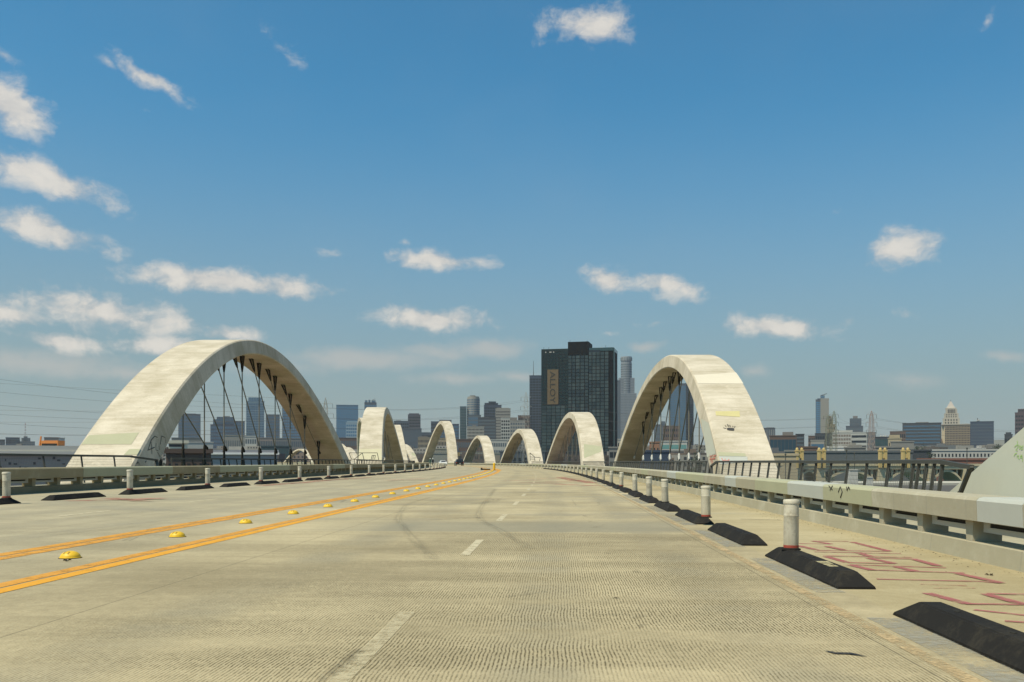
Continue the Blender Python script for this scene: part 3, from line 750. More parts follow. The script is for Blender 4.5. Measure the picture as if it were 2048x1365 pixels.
def patch(a, o, face, quad, mat, name='paint_patch', n=6, lift=0.012):
    """quad: four photo points (order round the patch), laid on the arch's face"""
    c = [a.find(px, py, face) for px, py in quad]; mb = MB()
    for i in range(n + 1):
        for j in range(n + 1):
            f, g = i / n, j / n
            t = (c[0][0] * (1 - f) + c[1][0] * f) * (1 - g) + (c[3][0] * (1 - f) + c[2][0] * f) * g
            w_ = (c[0][1] * (1 - f) + c[1][1] * f) * (1 - g) + (c[3][1] * (1 - f) + c[2][1] * f) * g
            mb.v.append(a.at(t, min(.985, max(.015, w_)), face, lift))
    for i in range(n):
        for j in range(n): mb.f.append((i * (n + 1) + j, i * (n + 1) + j + 1, (i + 1) * (n + 1) + j + 1, (i + 1) * (n + 1) + j)); mb.mi.append(0)
    return mb.build(name, mat, o, True)
def stroke_on(a, o, face, strokes, wd, mat, name='graffiti', lift=0.016):
    """graffiti: polylines of photo points laid as ribbons on the arch's face; one tag is one part"""
    mb = MB()
    for pl in strokes:
        P_ = [Vector(a.at(*a.find(px, py, face), face, lift)) for px, py in pl]
        p0 = a.find(*pl[0], face); e1 = Vector(a.at(p0[0] + .002, p0[1], face, lift)) - Vector(a.at(p0[0], p0[1], face, lift)); e2 = Vector(a.at(p0[0], min(1, p0[1] + .02), face, lift)) - Vector(a.at(p0[0], p0[1], face, lift))
        nrm = e1.cross(e2).normalized(); b = len(mb.v)
        for i, p in enumerate(P_):
            d = (P_[min(i + 1, len(P_) - 1)] - P_[max(i - 1, 0)])
            d = d.normalized() if d.length > 1e-6 else Vector((0, 0, 1)); s_ = d.cross(nrm).normalized() * wd / 2
            mb.v += [tuple(p + s_), tuple(p - s_)]
        for i in range(len(P_) - 1): mb.f.append((b + 2 * i, b + 2 * i + 1, b + 2 * i + 3, b + 2 * i + 2)); mb.mi.append(0)
    return mb.build(name, mat, o, True)

R0 = Arch(-43.5, 16.5, 8.15, 8.15, 12.4, 1.16, 2.95, 1.6, .12, .2, 1)
R1 = Arch(48.4, 107.4, 8.12, 8.14, 8.81, 2.07, 2.9, .985, .147, .56, 1)
R2 = Arch(141.9, 198.2, 7.48, 7.4, 9.19, 1.95, 3.4, 1.11, .15, .25, 1)
R3 = Arch(224.9, 291.9, 7.0, 9.24, 9.21, 1.816, 3.4, 1.19, .151, .1, 1)
R4 = Arch(311.6, 372.5, 7.86, 11.6, 9.87, 1.78, 3.38, 1.03, .153, .33, 1)
R5 = Arch(381.7, 432.2, 7.5, 7.8, 17.66, 1.78, 3.7, 1.48, .147, .69, 1)
R6 = Arch(455, 512, 8, 8, 9.2, 1.85, 3.2, 1.1, .147, .3, 1)
R7 = Arch(566, 618, 8, 8, 9.2, 1.85, 3.2, 1.1, .147, .3, 1)
R8 = Arch(652, 704, 8, 8, 9.2, 1.85, 3.2, 1.1, .147, .3, 1)
L1 = Arch(47.0, 99.4, -20.9, -21.08, 9.53, 2.008, 3.37, 1.07, .136, .73, -1)
L2 = Arch(135.4, 197.7, -21.98, -22.63, 9.73, 1.744, 3.46, 1.16, .14, .21, -1)
L3 = Arch(231.1, 272.9, -21.97, -22.3, 9.87, 2.25, 2.9, 1.2, .133, .29, -1)
L5 = Arch(370, 418, -20.8, -20.8, 18.0, 1.78, 3.4, 1.4, .147, .6, -1)
L6 = Arch(447, 503, -20.8, -20.8, 9.2, 1.85, 3.1, 1.1, .147, .3, -1)
oR0 = build_arch(R0, 'pale sage arch leg rising out of the right edge of the photo', 9, True)
oR1 = build_arch(R1, 'large concrete arch on the right with black handprint on its leg', 10, True)
oR2 = build_arch(R2, 'concrete arch in front of the dark glass tower', 9, False)
oR3 = build_arch(R3, 'concrete arch left of the dark glass tower with a mesh guard at its foot', 8, False)
oR4 = build_arch(R4, 'smaller concrete arch with orange stained leg right of the black car', 8, False)
oR5 = build_arch(R5, 'tall slender concrete arch behind the white car', 0, False)
oR6 = build_arch(R6, 'small far arch just left of the tall slender arch', 0, False, nseg=40)
oR7 = build_arch(R7, 'far arch mostly hidden behind the second arch on the left', 0, False, nseg=40)
oR8 = build_arch(R8, 'tiny far arch seen through the opening of the large left arch', 0, False, nseg=40)
oL1 = build_arch(L1, 'largest concrete arch on the left with dark raked hangers', 10, True, msock=M_SOCK, zlow=2.3)  # dark sockets here: the shade on this arch put into their colour
oL2 = build_arch(L2, 'broad pale arch leg seen nearly end on in the left middle', 9, False)
oL3 = build_arch(L3, 'arch leg showing just right of the broad left arch', 6, False)
oL5 = build_arch(L5, 'tall arch almost hidden behind the broad left arch', 0, False, nseg=48)
oL6 = build_arch(L6, 'small far arch between the largest left arch and the broad one', 0, False, nseg=40)

# cover paint and graffiti on the arch legs
z1 = lambda x, y: (x / 3.593, 650 + y / 3.593)
z6 = lambda x, y: (1200 + x / 4.874, 690 + y / 4.874)
z7 = lambda x, y: (1380 + x / 11.378, 840 + y / 11.378)
zr = lambda x, y: (1780 + x / 7.642, 790 + y / 7.642)
mb = MB(); nT, nA = 16, 5
for i in range(nT + 1):
    for j in range(nA + 1): mb.v.append(R0.at(.45 + .68 * i / nT, .02 + .965 * j / nA, 'in', .006))
for i in range(nT):
    for j in range(nA): mb.f.append((i * (nA + 1) + j, i * (nA + 1) + j + 1, (i + 1) * (nA + 1) + j + 1, (i + 1) * (nA + 1) + j)); mb.mi.append(0)
mb.build('paint_patch', M_GREENP, oR0, True)
patch(L1, oL1, 'top', [z1(640, 795), z1(1000, 775), z1(945, 860), z1(585, 860)], M_OLIVE)
patch(L1, oL1, 'top', [z1(930, 895), z1(1015, 892), z1(985, 935), z1(890, 935)], M_OLIVE)
patch(R1, oR1, 'top', [z6(1125, 650), z6(1360, 648), z6(1365, 705), z6(1130, 690)], M_OLIVE2)
patch(R1, oR1, 'top', [z6(1140, 1045), z6(1415, 1060), z6(1425, 1090), z6(1150, 1085)], M_OLIVE)
patch(R1, oR1, 'top', [z6(1150, 1088), z6(1435, 1092), z6(1440, 1145), z6(1175, 1165)], M_GREYP)
patch(R1, oR1, 'in', [z6(985, 720), z6(1060, 760), z6(1130, 1060), z6(1035, 1100)], M_GREENP, n=8)
patch(R1, oR1, 'top', [z6(905, 300), z6(1335, 268), z6(1408, 380), z6(952, 378)], M_PALEP, n=8)
patch(R2, oR2, 'top', [(1070 + 950 / 9.753, 790 + 960 / 9.753), (1070 + 1310 / 9.753, 790 + 1010 / 9.753), (1070 + 1290 / 9.753, 790 + 1110 / 9.753), (1070 + 960 / 9.753, 790 + 1240 / 9.753)], M_OLIVE)
patch(L2, oL2, 'top', [(718.5, 899), (763, 898), (763.5, 922), (717.5, 922)], M_SAGE)
patch(R6, oR6, 'top', [(823.5, 905), (835, 905), (836.5, 911), (823.5, 911)], M_OLIVE)
# handprint: palm and five fingers, one black stencil
hand = MB()
def blob(a, hb, pts, face='top'):
    b = len(hb.v); hb.v += [a.at(*a.find(px, py, face), face, .016) for px, py in pts]; hb.f.append(tuple(range(b, b + len(pts)))); hb.mi.append(0)
blob(R1, hand, [z7(830, 205), z7(870, 185), z7(960, 190), z7(1005, 200), z7(1008, 235), z7(990, 255), z7(900, 250), z7(850, 238)])
for q in (((755, 180), (820, 200), (815, 212), (758, 192)), ((795, 118), (832, 170), (815, 172), (788, 125)), ((838, 108), (862, 108), (890, 160), (862, 165)),
          ((893, 120), (912, 122), (925, 170), (905, 172)), ((962, 145), (980, 145), (985, 178), (968, 180)), ((1020, 148), (1035, 152), (1012, 188), (1000, 180))):
    blob(R1, hand, [z7(*p) for p in q])
hand.build('black_handprint', M_BLACKP, oR1, True)
stroke_on(R1, oR1, 'in', [[z7(460, 790), z7(480, 900), z7(470, 960)], [z7(470, 860), z7(520, 800), z7(505, 940), z7(540, 820), z7(560, 900), z7(590, 800)], [z7(490, 900), z7(500, 1000), z7(515, 930), z7(530, 1000)], [z7(450, 900), z7(580, 880)], [z7(500, 1010), z7(508, 1080)], [z7(545, 820), z7(600, 810)]], 0.06, M_REDS)
stroke_on(R1, oR1, 'top', [[z7(720, 880), z7(760, 950), z7(800, 890), z7(840, 960), z7(890, 900)], [z7(740, 930), z7(900, 935)]], 0.05, M_REDS)
stroke_on(L1, oL1, 'in', [[z1(1060, 905), z1(1085, 830), z1(1110, 800), z1(1130, 810)], [z1(1085, 840), z1(1090, 930)], [z1(1065, 900), z1(1110, 880)], [z1(1120, 850), z1(1118, 900), z1(1135, 905)],
          [z1(1140, 870), z1(1145, 900)], [z1(1150, 860), z1(1160, 800), z1(1185, 810), z1(1190, 850)], [z1(1130, 915), z1(1150, 950)], [z1(980, 1000), z1(990, 985), z1(1000, 1005)], [z1(1040, 990), z1(1050, 978)]], 0.045, M_BLACKP)
stroke_on(R0, oR0, 'in', [[zr(1955, 700), zr(1962, 750)], [zr(1915, 800), zr(1940, 770), zr(1975, 765), zr(1970, 790), zr(1930, 850), zr(1960, 850)], [zr(1985, 790), zr(2000, 770), zr(2010, 800), zr(1990, 830), zr(1985, 800)],
          [zr(2015, 840), zr(2020, 790), zr(2045, 780), zr(2040, 830), zr(2015, 835)], [zr(1905, 940), zr(1925, 900), zr(1950, 890)], [zr(1950, 960), zr(1955, 930), zr(1980, 930), zr(1970, 960), zr(1990, 985)],
          [zr(2000, 960), zr(2010, 930), zr(2030, 920), zr(2030, 950), zr(2005, 965)], [zr(2030, 930), zr(2035, 1020)]], 0.016, M_GREENS)

# ------------------------------------------------------------------ hand railings
def railing(label, s0, s1, lat, zb, side, top=1.03, sp=1.5, wires=True, ends=(0, 0), group=None):
    o = thing('hand_railing', label, 'railing', rw(s0, lat, zb), 0, group)
    lean = 0.13 * side
    P_ = lambda s, z: rw(s, lat + lean * z, zb + z)
    pm = MB(); pm.add([(-.035, -.016, 0), (.035, -.016, 0), (.035, .016, 0), (-.035, .016, 0), (-.035 + lean * top, -.016, top), (.035 + lean * top, -.016, top), (.035 + lean * top, .016, top), (-.035 + lean * top, .016, top)],
                      [(3, 2, 1, 0), (4, 5, 6, 7), (0, 1, 5, 4), (1, 2, 6, 5), (2, 3, 7, 6), (3, 0, 4, 7)]); pme = pm.mesh('post', M_STEEL)
    s = s0 + (0.5 if ends[0] else 0.0)
    while s <= s1 + 0.01:
        link_mesh('post', pme, o, rw(s, lat, zb), head(s), True); s += sp
    mb = MB(); sweep(mb, [(lat + lean * top - .055, zb + top), (lat + lean * top - .055, zb + top + .075), (lat + lean * top + .055, zb + top + .09), (lat + lean * top + .055, zb + top)], s0, s1, 1.5)
    mb.build('top_rail', M_STEEL, o, True)
    if wires:
        mb = MB()
        for k in range(1, 10):
            z = top * k / 10.0
            mb.tube([P_(s_, z) for s_ in stations(s0, s1, 3.0)], 0.0045, 3, False)
        if wires > 1:
            s = s0
            while s < s1: mb.tube([P_(s, 0.02), P_(s, top)], 0.0035, 3, False); s += 0.11
        tag(mb.build('wire_infill', M_WIRE, o, True), kind='stuff')
    return o
RZ, LZ = 0.13, 0.30
ra = railing('dark steel hand railing between the sage arch leg and the handprint arch', 18.9, 44.6, 7.55, RZ, 1, wires=2)
mb = MB()
e0, e1 = rw(18.95, 7.55 + .13, RZ + 1.065), rw(17.75, 7.74, RZ + 0.97)
mb.bar(e0, e1, .11, .08); mb.bar(rw(17.75, 7.74, RZ + 0.99), rw(18.6, 7.90, RZ + 0.45), .07, .07); mb.bar(rw(18.6, 7.9, RZ + 0.47), rw(18.9, 7.85, RZ), .07, .07)
mb.build('rail_end', M_STEEL, ra, True)
mb = MB(); mb.bar(rw(44.6, 7.68, RZ + 1.06), rw(45.6, 7.6, RZ + .86), .10, .08); mb.bar(rw(45.6, 7.6, RZ + .88), rw(45.3, 7.6, RZ + .05), .12, .10); mb.build('rail_end', M_STEEL, ra, True)
# doubled posts close to the near end, as the bays get tighter there
pme = [c for c in ra.children if c.name.startswith('post')][0].data
for s_ in (19.3, 19.7, 20.1, 21.0): link_mesh('post', pme, ra, rw(s_, 7.55, RZ), head(s_), True)
railing('dark steel hand railing inside the opening of the handprint arch', 47.5, 106, 7.55, RZ, 1, wires=2)
railing('dark steel hand railing between the handprint arch and the arch by the glass tower', 110, 140.5, 7.55, RZ, 1, wires=0)
railing('dark steel hand railing under the arch by the dark glass tower', 144, 196, 7.3, RZ, 1, sp=1.5, wires=0)
railing('dark steel hand railing beyond the arch by the dark glass tower', 200, 223.5, 7.4, RZ, 1, sp=1.5, wires=0)
railing('dark steel hand railing under the arch with the mesh guard', 227, 290, 7.5, RZ, 1, sp=2.0, wires=0)
railing('dark steel hand railing under the orange stained arch', 293, 370, 7.5, RZ, 1, sp=2.0, wires=0)
rl = railing('dark steel hand railing at the left edge before the largest arch', 24.0, 43.8, -20.3, LZ, -1, top=1.12, sp=3.0, wires=2)
mb = MB(); mb.bar(rw(43.8, -20.3 - .145, LZ + 1.15), rw(46.4, -20.3, LZ + .98), .11, .09); mb.bar(rw(46.4, -20.3, LZ + 1.0), rw(46.0, -20.2, LZ + .1), .2, .16); mb.build('rail_end', M_STEEL, rl, True)
railing('dark steel hand railing inside the opening of the largest left arch', 48.5, 97, -20.3, LZ, -1, sp=1.5, wires=1)
railing('dark steel hand railing between the largest left arch and the broad one', 101, 134, -20.3, LZ, -1, sp=1.2, wires=0)
railing('dark steel hand railing under the broad left arch', 137.5, 195, -20.3, LZ, -1, sp=2.0, wires=0)

# climbing guards: light frames at two arch feet
def guard(label, pts_list, name='climbing_guard', r=0.045):
    o = thing(name, label, 'guard frame', pts_list[0][0])
    for a, b in pts_list:
        mb = MB(); mb.tube([a, b], r, 5); mb.build('frame_bar', M_STEEL, o, True)
    return o
def ray(px, py, D): return ((px - CXP) / FPX * D, D, EYE - (py - HZ) / FPX * D)
D0 = 131.0
q = lambda x, y: ray(660 + x / 9.75, 800 + y / 9.75, D0)
g = guard('thin steel frame in front of the broad left arch foot', [(q(370, 1035), q(920, 1035)), (q(920, 1035), q(965, 1235)), (q(470, 1160), q(630, 1040)), (q(630, 1040), q(665, 1175)), (q(470, 1160), q(965, 1180)), (q(370, 1035), q(420, 1160)), (q(420, 1160), q(470, 1160)),
      (q(470, 1160), q(480, 1250)), (q(520, 1165), q(525, 1250)), (q(570, 1168), q(575, 1250)), (q(620, 1170), q(625, 1250)), (q(670, 1172), q(672, 1250)), (q(820, 1085), q(885, 1085)), (q(820, 1085), q(805, 1160)), (q(885, 1085), q(870, 1160)), (q(845, 1085), q(835, 1160)), (q(700, 1195), q(770, 1168)), (q(770, 1168), q(960, 1180))])
D0 = 221.0
q = lambda x, y: ray(900 + x / 9.747, 780 + y / 9.747, D0)
guard('thin steel frame at the foot of the arch left of the glass tower', [(q(1560, 1230), q(1560, 1390)), (q(1560, 1230), q(1650, 1310)), (q(1650, 1310), q(1655, 1390)), (q(1560, 1310), q(1760, 1320)), (q(1560, 1350), q(1655, 1350)), (q(1760, 1320), q(1745, 1390))], r=0.07)

# ------------------------------------------------------------------ bollards, kerb blocks, domes
def place(proto, first, loc, rz, label, group, scale=None):
    o = proto if first else copy_tree(proto)
    o.location = loc; o.rotation_euler = (0, 0, rz); tag(o, label, group=group)
    if scale: o.scale = scale
    return o
# rubber kerb block, 3.05 m along local y, with one end 0
blk = thing('kerb_block', 'x', 'kerb block')
mb = MB(); mb.add([(-.18, 0, 0), (.18, 0, 0), (.18, 3.05, 0), (-.18, 3.05, 0), (-.18, 0, .022), (.18, 0, .022), (.18, 3.05, .022), (-.18, 3.05, .022),
                   (-.085, .27, .145), (.085, .27, .145), (.085, 2.78, .145), (-.085, 2.78, .145)],
                  [(3, 2, 1, 0), (0, 1, 5, 4), (1, 2, 6, 5), (2, 3, 7, 6), (3, 0, 4, 7), (4, 5, 9, 8), (5, 6, 10, 9), (6, 7, 11, 10), (7, 4, 8, 11), (8, 9, 10, 11)])
bd = mb.build('body', M_RUBBER, blk)
bm = bmesh.new(); bm.from_mesh(bd.data); bmesh.ops.bevel(bm, geom=[e for e in bm.edges if e.verts[0].co.z > .1 or e.verts[1].co.z > .1], offset=.012, segments=2, affect='EDGES'); bm.to_mesh(bd.data); bm.free()
for yy in (0.75, 1.5, 2.3):
    mb = MB(); mb.lathe([(.022, .143), (.022, .150), (.012, .151)], 8, (0, yy)); mb.build('bolt', M_SOCK, blk)
for k in range(34):
    s0 = 4.35 + 4.5 * k
    lb = 'black rubber kerb block at the bottom right corner of the photo' if k == 0 else 'black rubber kerb block in the right row, %s from the camera' % ordinal(k + 1)
    b_ = place(blk, k == 0, rp(s0, 2.80), head(s0 + 1.5), lb, 'kerb blocks along the right side lane')
    if k == 1:
        mb = MB()
        for i, (ya, yb) in enumerate(((.62, .72), (.75, .86), (.89, .95), (.98, 1.12))): mb.box(-.075, .02 + .01 * i, ya, yb, .1452, .1465)
        keep = mb
keep.build('worn_label', worn('worn pale label', (.55, .48, .28), wear=.5, scale=30.0), b1_ := [o for o in bpy.data.objects if o.get('label', '').endswith('right row, second from the camera') and o.name.startswith('kerb_block')][0])
for k in range(40):
    s0 = 20.5 + 4.6 * k
    place(blk, False, rp(s0, -14.2), head(s0 + 1.5), 'black rubber kerb block in the far left row, %s from the left edge' % ordinal(k + 1), 'kerb blocks along the left side lane')
# bollard
bol = thing('bollard', 'x', 'bollard')
mb = MB(); mb.lathe([(.086, 0), (.088, .02), (.088, .395), (.0905, .40), (.0905, .412), (.088, .415), (.088, .555)], 24); t_ = autosmooth(mb.build('tube', M_TUBE, bol))
mb = MB(); mb.lathe([(.094, .548), (.096, .555), (.096, .588), (.090, .598), (.05, .603)], 24); autosmooth(mb.build('cap', M_TUBE, bol))
mb = MB(); mb.lathe([(.0895, .008), (.0895, .052)], 24); autosmooth(mb.build('red_band', M_REDT, bol))
mb = MB(); mb.lathe([(.115, -.004), (.112, .012), (.09, .02)], 24); mb.build('base_ring', M_RUBBER, bol)
SR = [11.3, 17.7, 24.3, 28.4, 33.4, 40.1, 46.7, 53.4]
while SR[-1] < 250: SR.append(SR[-1] + 6.7)
for k, s0 in enumerate(SR):
    lb = 'large dirty white bollard with red band, nearest of the right row' if k == 0 else 'dirty white bollard in the right row, %s from the camera' % ordinal(k + 1)
    b = place(bol, k == 0, rp(s0, 2.80, .145 if s0 < 160 else .0), random.uniform(0, 6), lb, 'bollards along the right side lane')
    b.rotation_euler = (random.uniform(-.035, .035), random.uniform(-.035, .035), b.rotation_euler[2])
    if k not in (0, 1, 5):
        for ch in list(b.children):
            if ch.name.startswith('red_band'): bpy.data.objects.remove(ch)
for k in range(36):
    s0 = 23.2 + 6.95 * k
    lb = 'white bollard cut by the left edge of the photo' if k == 0 else 'white bollard in the far left row, %s from the left edge' % ordinal(k + 1)
    place(bol, False, rp(s0, -14.2, .14), random.uniform(0, 6), lb, 'bollards along the left side lane', (1.1, 1.1, 1.13))
# yellow domes
dom = thing('traffic_dome', 'x', 'traffic dome')
mb = MB(); pr = [(.150, 0), (.150, .012)] + [(.140 * math.cos(a), .012 + .082 * math.sin(a)) for a in np.linspace(0.05, PI / 2 * .97, 9)]
mb.lathe(pr, 28); autosmooth(mb.build('shell', M_DOME, dom), 40)
mb = MB()
for (xa, xb, a0, a1) in ((-.042, .042, .62, .70), (-.042, .042, 1.02, 1.10), (-.042, -.026, .68, 1.04), (.026, .042, .68, 1.04)):
    for x in (xa, xb):
        pass
    f = lambda x, a: (x, -.141 * math.cos(a) * math.sqrt(max(0, 1 - (x / .14) ** 2)), .012 + .0845 * math.sin(a))
    mb.add([f(xa, a0), f(xb, a0), f(xb, a1), f(xa, a1)], [(0, 1, 2, 3)])
mb.build('raised_mark', plain('moulded outline', (.28, .17, .01), .6), dom)
mb = MB(); mb.lathe([(.160, -.002), (.158, .006)], 24); mb.build('rubber_foot', M_RUBBER, dom)
for k in range(38):
    s0 = 11.25 + 3.25 * k
    lb = 'large yellow plastic traffic dome nearest the camera on the median' if k == 0 else 'yellow plastic traffic dome on the median, %s from the camera' % ordinal(k + 1)
    place(dom, k == 0, rp(s0, -6.08), head(s0) + random.uniform(-.25, .25), lb, 'traffic domes along the median', (0.86, 0.86, 0.95))
# median nose: yellow delineator and a fallen black one
o = thing('delineator_post', 'yellow delineator post standing at the bend of the median', 'delineator', rp(133, -5.9))
mb = MB(); mb.lathe([(.19, 0), (.19, .05), (.07, .08)], 14); mb.build('base', M_RUBBER, o)
mb = MB(); mb.lathe([(.15, .06), (.17, .5), (.16, .95), (.09, 1.05)], 14); mb.build('post', M_DOME, o)
o = thing('fallen_delineator', 'dark delineator lying flat beside the yellow median post', 'delineator', rp(131.5, -7.0), head(130) + .2)
mb = MB(); mb.tube([(-.65, 0, .12), (.55, .05, .12)], .085, 8); mb.build('post', M_RUBBER, o)
mb = MB(); mb.box(-.78, -.62, -.28, .28, 0.0, .32); mb.build('base', M_RUBBER, o)
mb = MB(); strip(mb, 126, 142, -4.9, -7.3, 0.008, 2.0); mb.build('median_nose', M_YELLOW2, road)
# small litter
def leaf(label, x, y, sc, rz, n=3):
    o = thing('dry_leaf', label, 'leaf', (x, y, 0.006), rz)
    mb = MB()
    for i in range(n):
        a = i * 2.2 + .3; l = sc * (1 - .2 * i); c_, s_ = math.cos(a), math.sin(a)
        P_ = [(0, 0, .0), (l * .45, l * .22, sc * .22), (l, 0, sc * .10), (l * .5, -l * .2, sc * .30)]
        mb.add([(c_ * p[0] - s_ * p[1], s_ * p[0] + c_ * p[1], p[2]) for p in P_], [(0, 1, 2), (0, 2, 3)])
    mb.build('blade', plain('dry leaf', (.06, .04, .022), .9), o)
    mb = MB(); mb.tube([(0, 0, .005), (-sc * .4, sc * .15, .004)], sc * .03, 4); mb.build('stalk', plain('dry leaf', (.06, .04, .022), .9), o)
x, y = unproj(1980, 1152); leaf('dark dry leaf lying in the side lane by the kerb', x, y, .07, .4)
x, y = unproj(134, 1123); leaf('dark dry leaf beside the nearest yellow dome', x, y, .09, 2.0)
x, y = unproj(1232, 1198); leaf('small dark scrap on the grooved lane', x, y, .03, 1.0)

# ------------------------------------------------------------------ vehicles and riders
def car(name, label, loc, rz, L, W, H, body, profile, glass_z, front=False):
    o = thing(name, label, 'car', loc, rz)
    mb = MB(); n = len(profile)              # side profile (y, z), narrowed towards the roof
    ww = lambda z: W / 2 * (1.0 if z < glass_z else 1.0 - 0.30 * (z - glass_z) / (H - glass_z))
    for s_ in (-1, 1):
        for (y, z) in profile: mb.v.append((s_ * ww(z), y, z))
    mb.f += [tuple(range(n)), tuple(range(n, 2 * n))[::-1]] + [(i, (i + 1) % n, n + (i + 1) % n, n + i) for i in range(n)]; mb.mi += [0] * (n + 2)
    b = mb.build('body', body, o)
    bm = bmesh.new(); bm.from_mesh(b.data); bmesh.ops.recalc_face_normals(bm, faces=bm.faces); bmesh.ops.bevel(bm, geom=list(bm.edges), offset=.06, segments=2, affect='EDGES'); bm.to_mesh(b.data); bm.free(); autosmooth(b, 30)
    gl = plain('car glass', (.015, .018, .02), .08, var=.05)
    # end glass on the face that is turned to the camera (local -y)
    pr = sorted(profile); ys = min(p[0] for p in profile if p[1] > H - .12); yb = min(p[0] for p in profile if abs(p[1] - glass_z) < .02)
    wb, wt = ww(glass_z) * .88, ww(H) * .86
    mb = MB(); f = lambda a, t, x: (x, yb + (ys - yb) * t - .035, glass_z + (H - .06 - glass_z) * t)
    mb.add([f(0, .08, -wb), f(0, .08, wb), f(0, .93, wt), f(0, .93, -wt)], [(0, 1, 2, 3)]); mb.build('window', gl, o)
    for s_ in (-1, 1):
        mb = MB(); z0, z1 = glass_z + .05, H - .12; yt1 = max(p[0] for p in profile if p[1] > H - .12)
        g = lambda y, z: (s_ * (ww(z) + .012), y, z)
        mb.add([g(yb + .35, z0), g(yt1 + .25, z0), g(yt1 - .1, z1), g(ys + .15, z1)], [(0, 1, 2, 3)]); mb.build('window', gl, o)
        lm_ = plain('lamp lens', (.75, .74, .70), .2) if front else plain('tail lamp', (.30, .02, .015), .3)
        mb = MB(); mb.box(s_ * W * .46 - .16, s_ * W * .46 + .06 if s_ > 0 else s_ * W * .46 + .16, -L / 2 - .03, -L / 2 + .25, glass_z - .33, glass_z - .12); mb.build('lamp', lm_, o)
        mb = MB(); mb.box(s_ * (W / 2 + .02), s_ * (W / 2 + .20), -.75 + (1.3 if not front else 0), -.6 + (1.3 if not front else 0), glass_z + .02, glass_z + .20); mb.build('mirror', body, o)
        for yy in (-L * .32, L * .32):
            wh = bpy.data.objects.new('wheel', None); COL.objects.link(wh); wh.parent = o; wh.location = (s_ * (W / 2 - .12), yy, .36)
            mb = MB(); mb.lathe([(.36, -.12), (.375, -.06), (.375, .06), (.36, .12)], 18); me = mb.mesh('tyre', M_RUBBER); t = link_mesh('tyre', me, wh); t.rotation_euler = (0, PI / 2, 0)
            mb = MB(); mb.lathe([(.24, -.128), (.24, .128)], 14); me = mb.mesh('rim', plain('wheel rim', (.30, .30, .31), .35, .7)); t = link_mesh('rim', me, wh); t.rotation_euler = (0, PI / 2, 0)
    mb = MB(); mb.box(-W * .47, W * .47, -L / 2 - .08, -L / 2 + .1, .32, .58); mb.build('bumper', plain('bumper plastic', (.03, .03, .03), .6) if not front else body, o)
    mb = MB(); mb.box(-.16, .16, -L / 2 - .095, -L / 2 - .075, .62, .76); mb.build('number_plate', plain('plate white', (.7, .7, .68), .5), o)
    return o
M_BLK = plain('black car paint', (.012, .012, .014), .25, var=.05); M_WHT = plain('white car paint', (.72, .72, .70), .28, var=.04)
suv = [(-2.55, .40), (-2.6, 1.05), (-2.45, 1.15), (-2.25, 1.94), (-2.0, 2.0), (.3, 2.0), (1.05, 1.18), (2.45, 1.08), (2.6, .75), (2.55, .40)]
sed = [(-2.2, .34), (-2.25, .72), (-2.1, .92), (-1.15, 1.04), (-.25, 1.50), (.0, 1.56), (1.2, 1.54), (1.95, 1.10), (2.2, 1.02), (2.25, .50), (2.2, .34)]
sx = 284.0; car('black_car', 'black sport utility car driving away near the far bend', rp(sx, -4.7), head(sx), 5.2, 2.35, 2.0, M_BLK, suv, 1.15)
sx = 296.0; car('white_car', 'white hatchback car coming round the far bend left of the black car', rp(sx, -8.3), head(sx) + .08, 4.5, 1.95, 1.56, M_WHT, sed, 1.04, True)

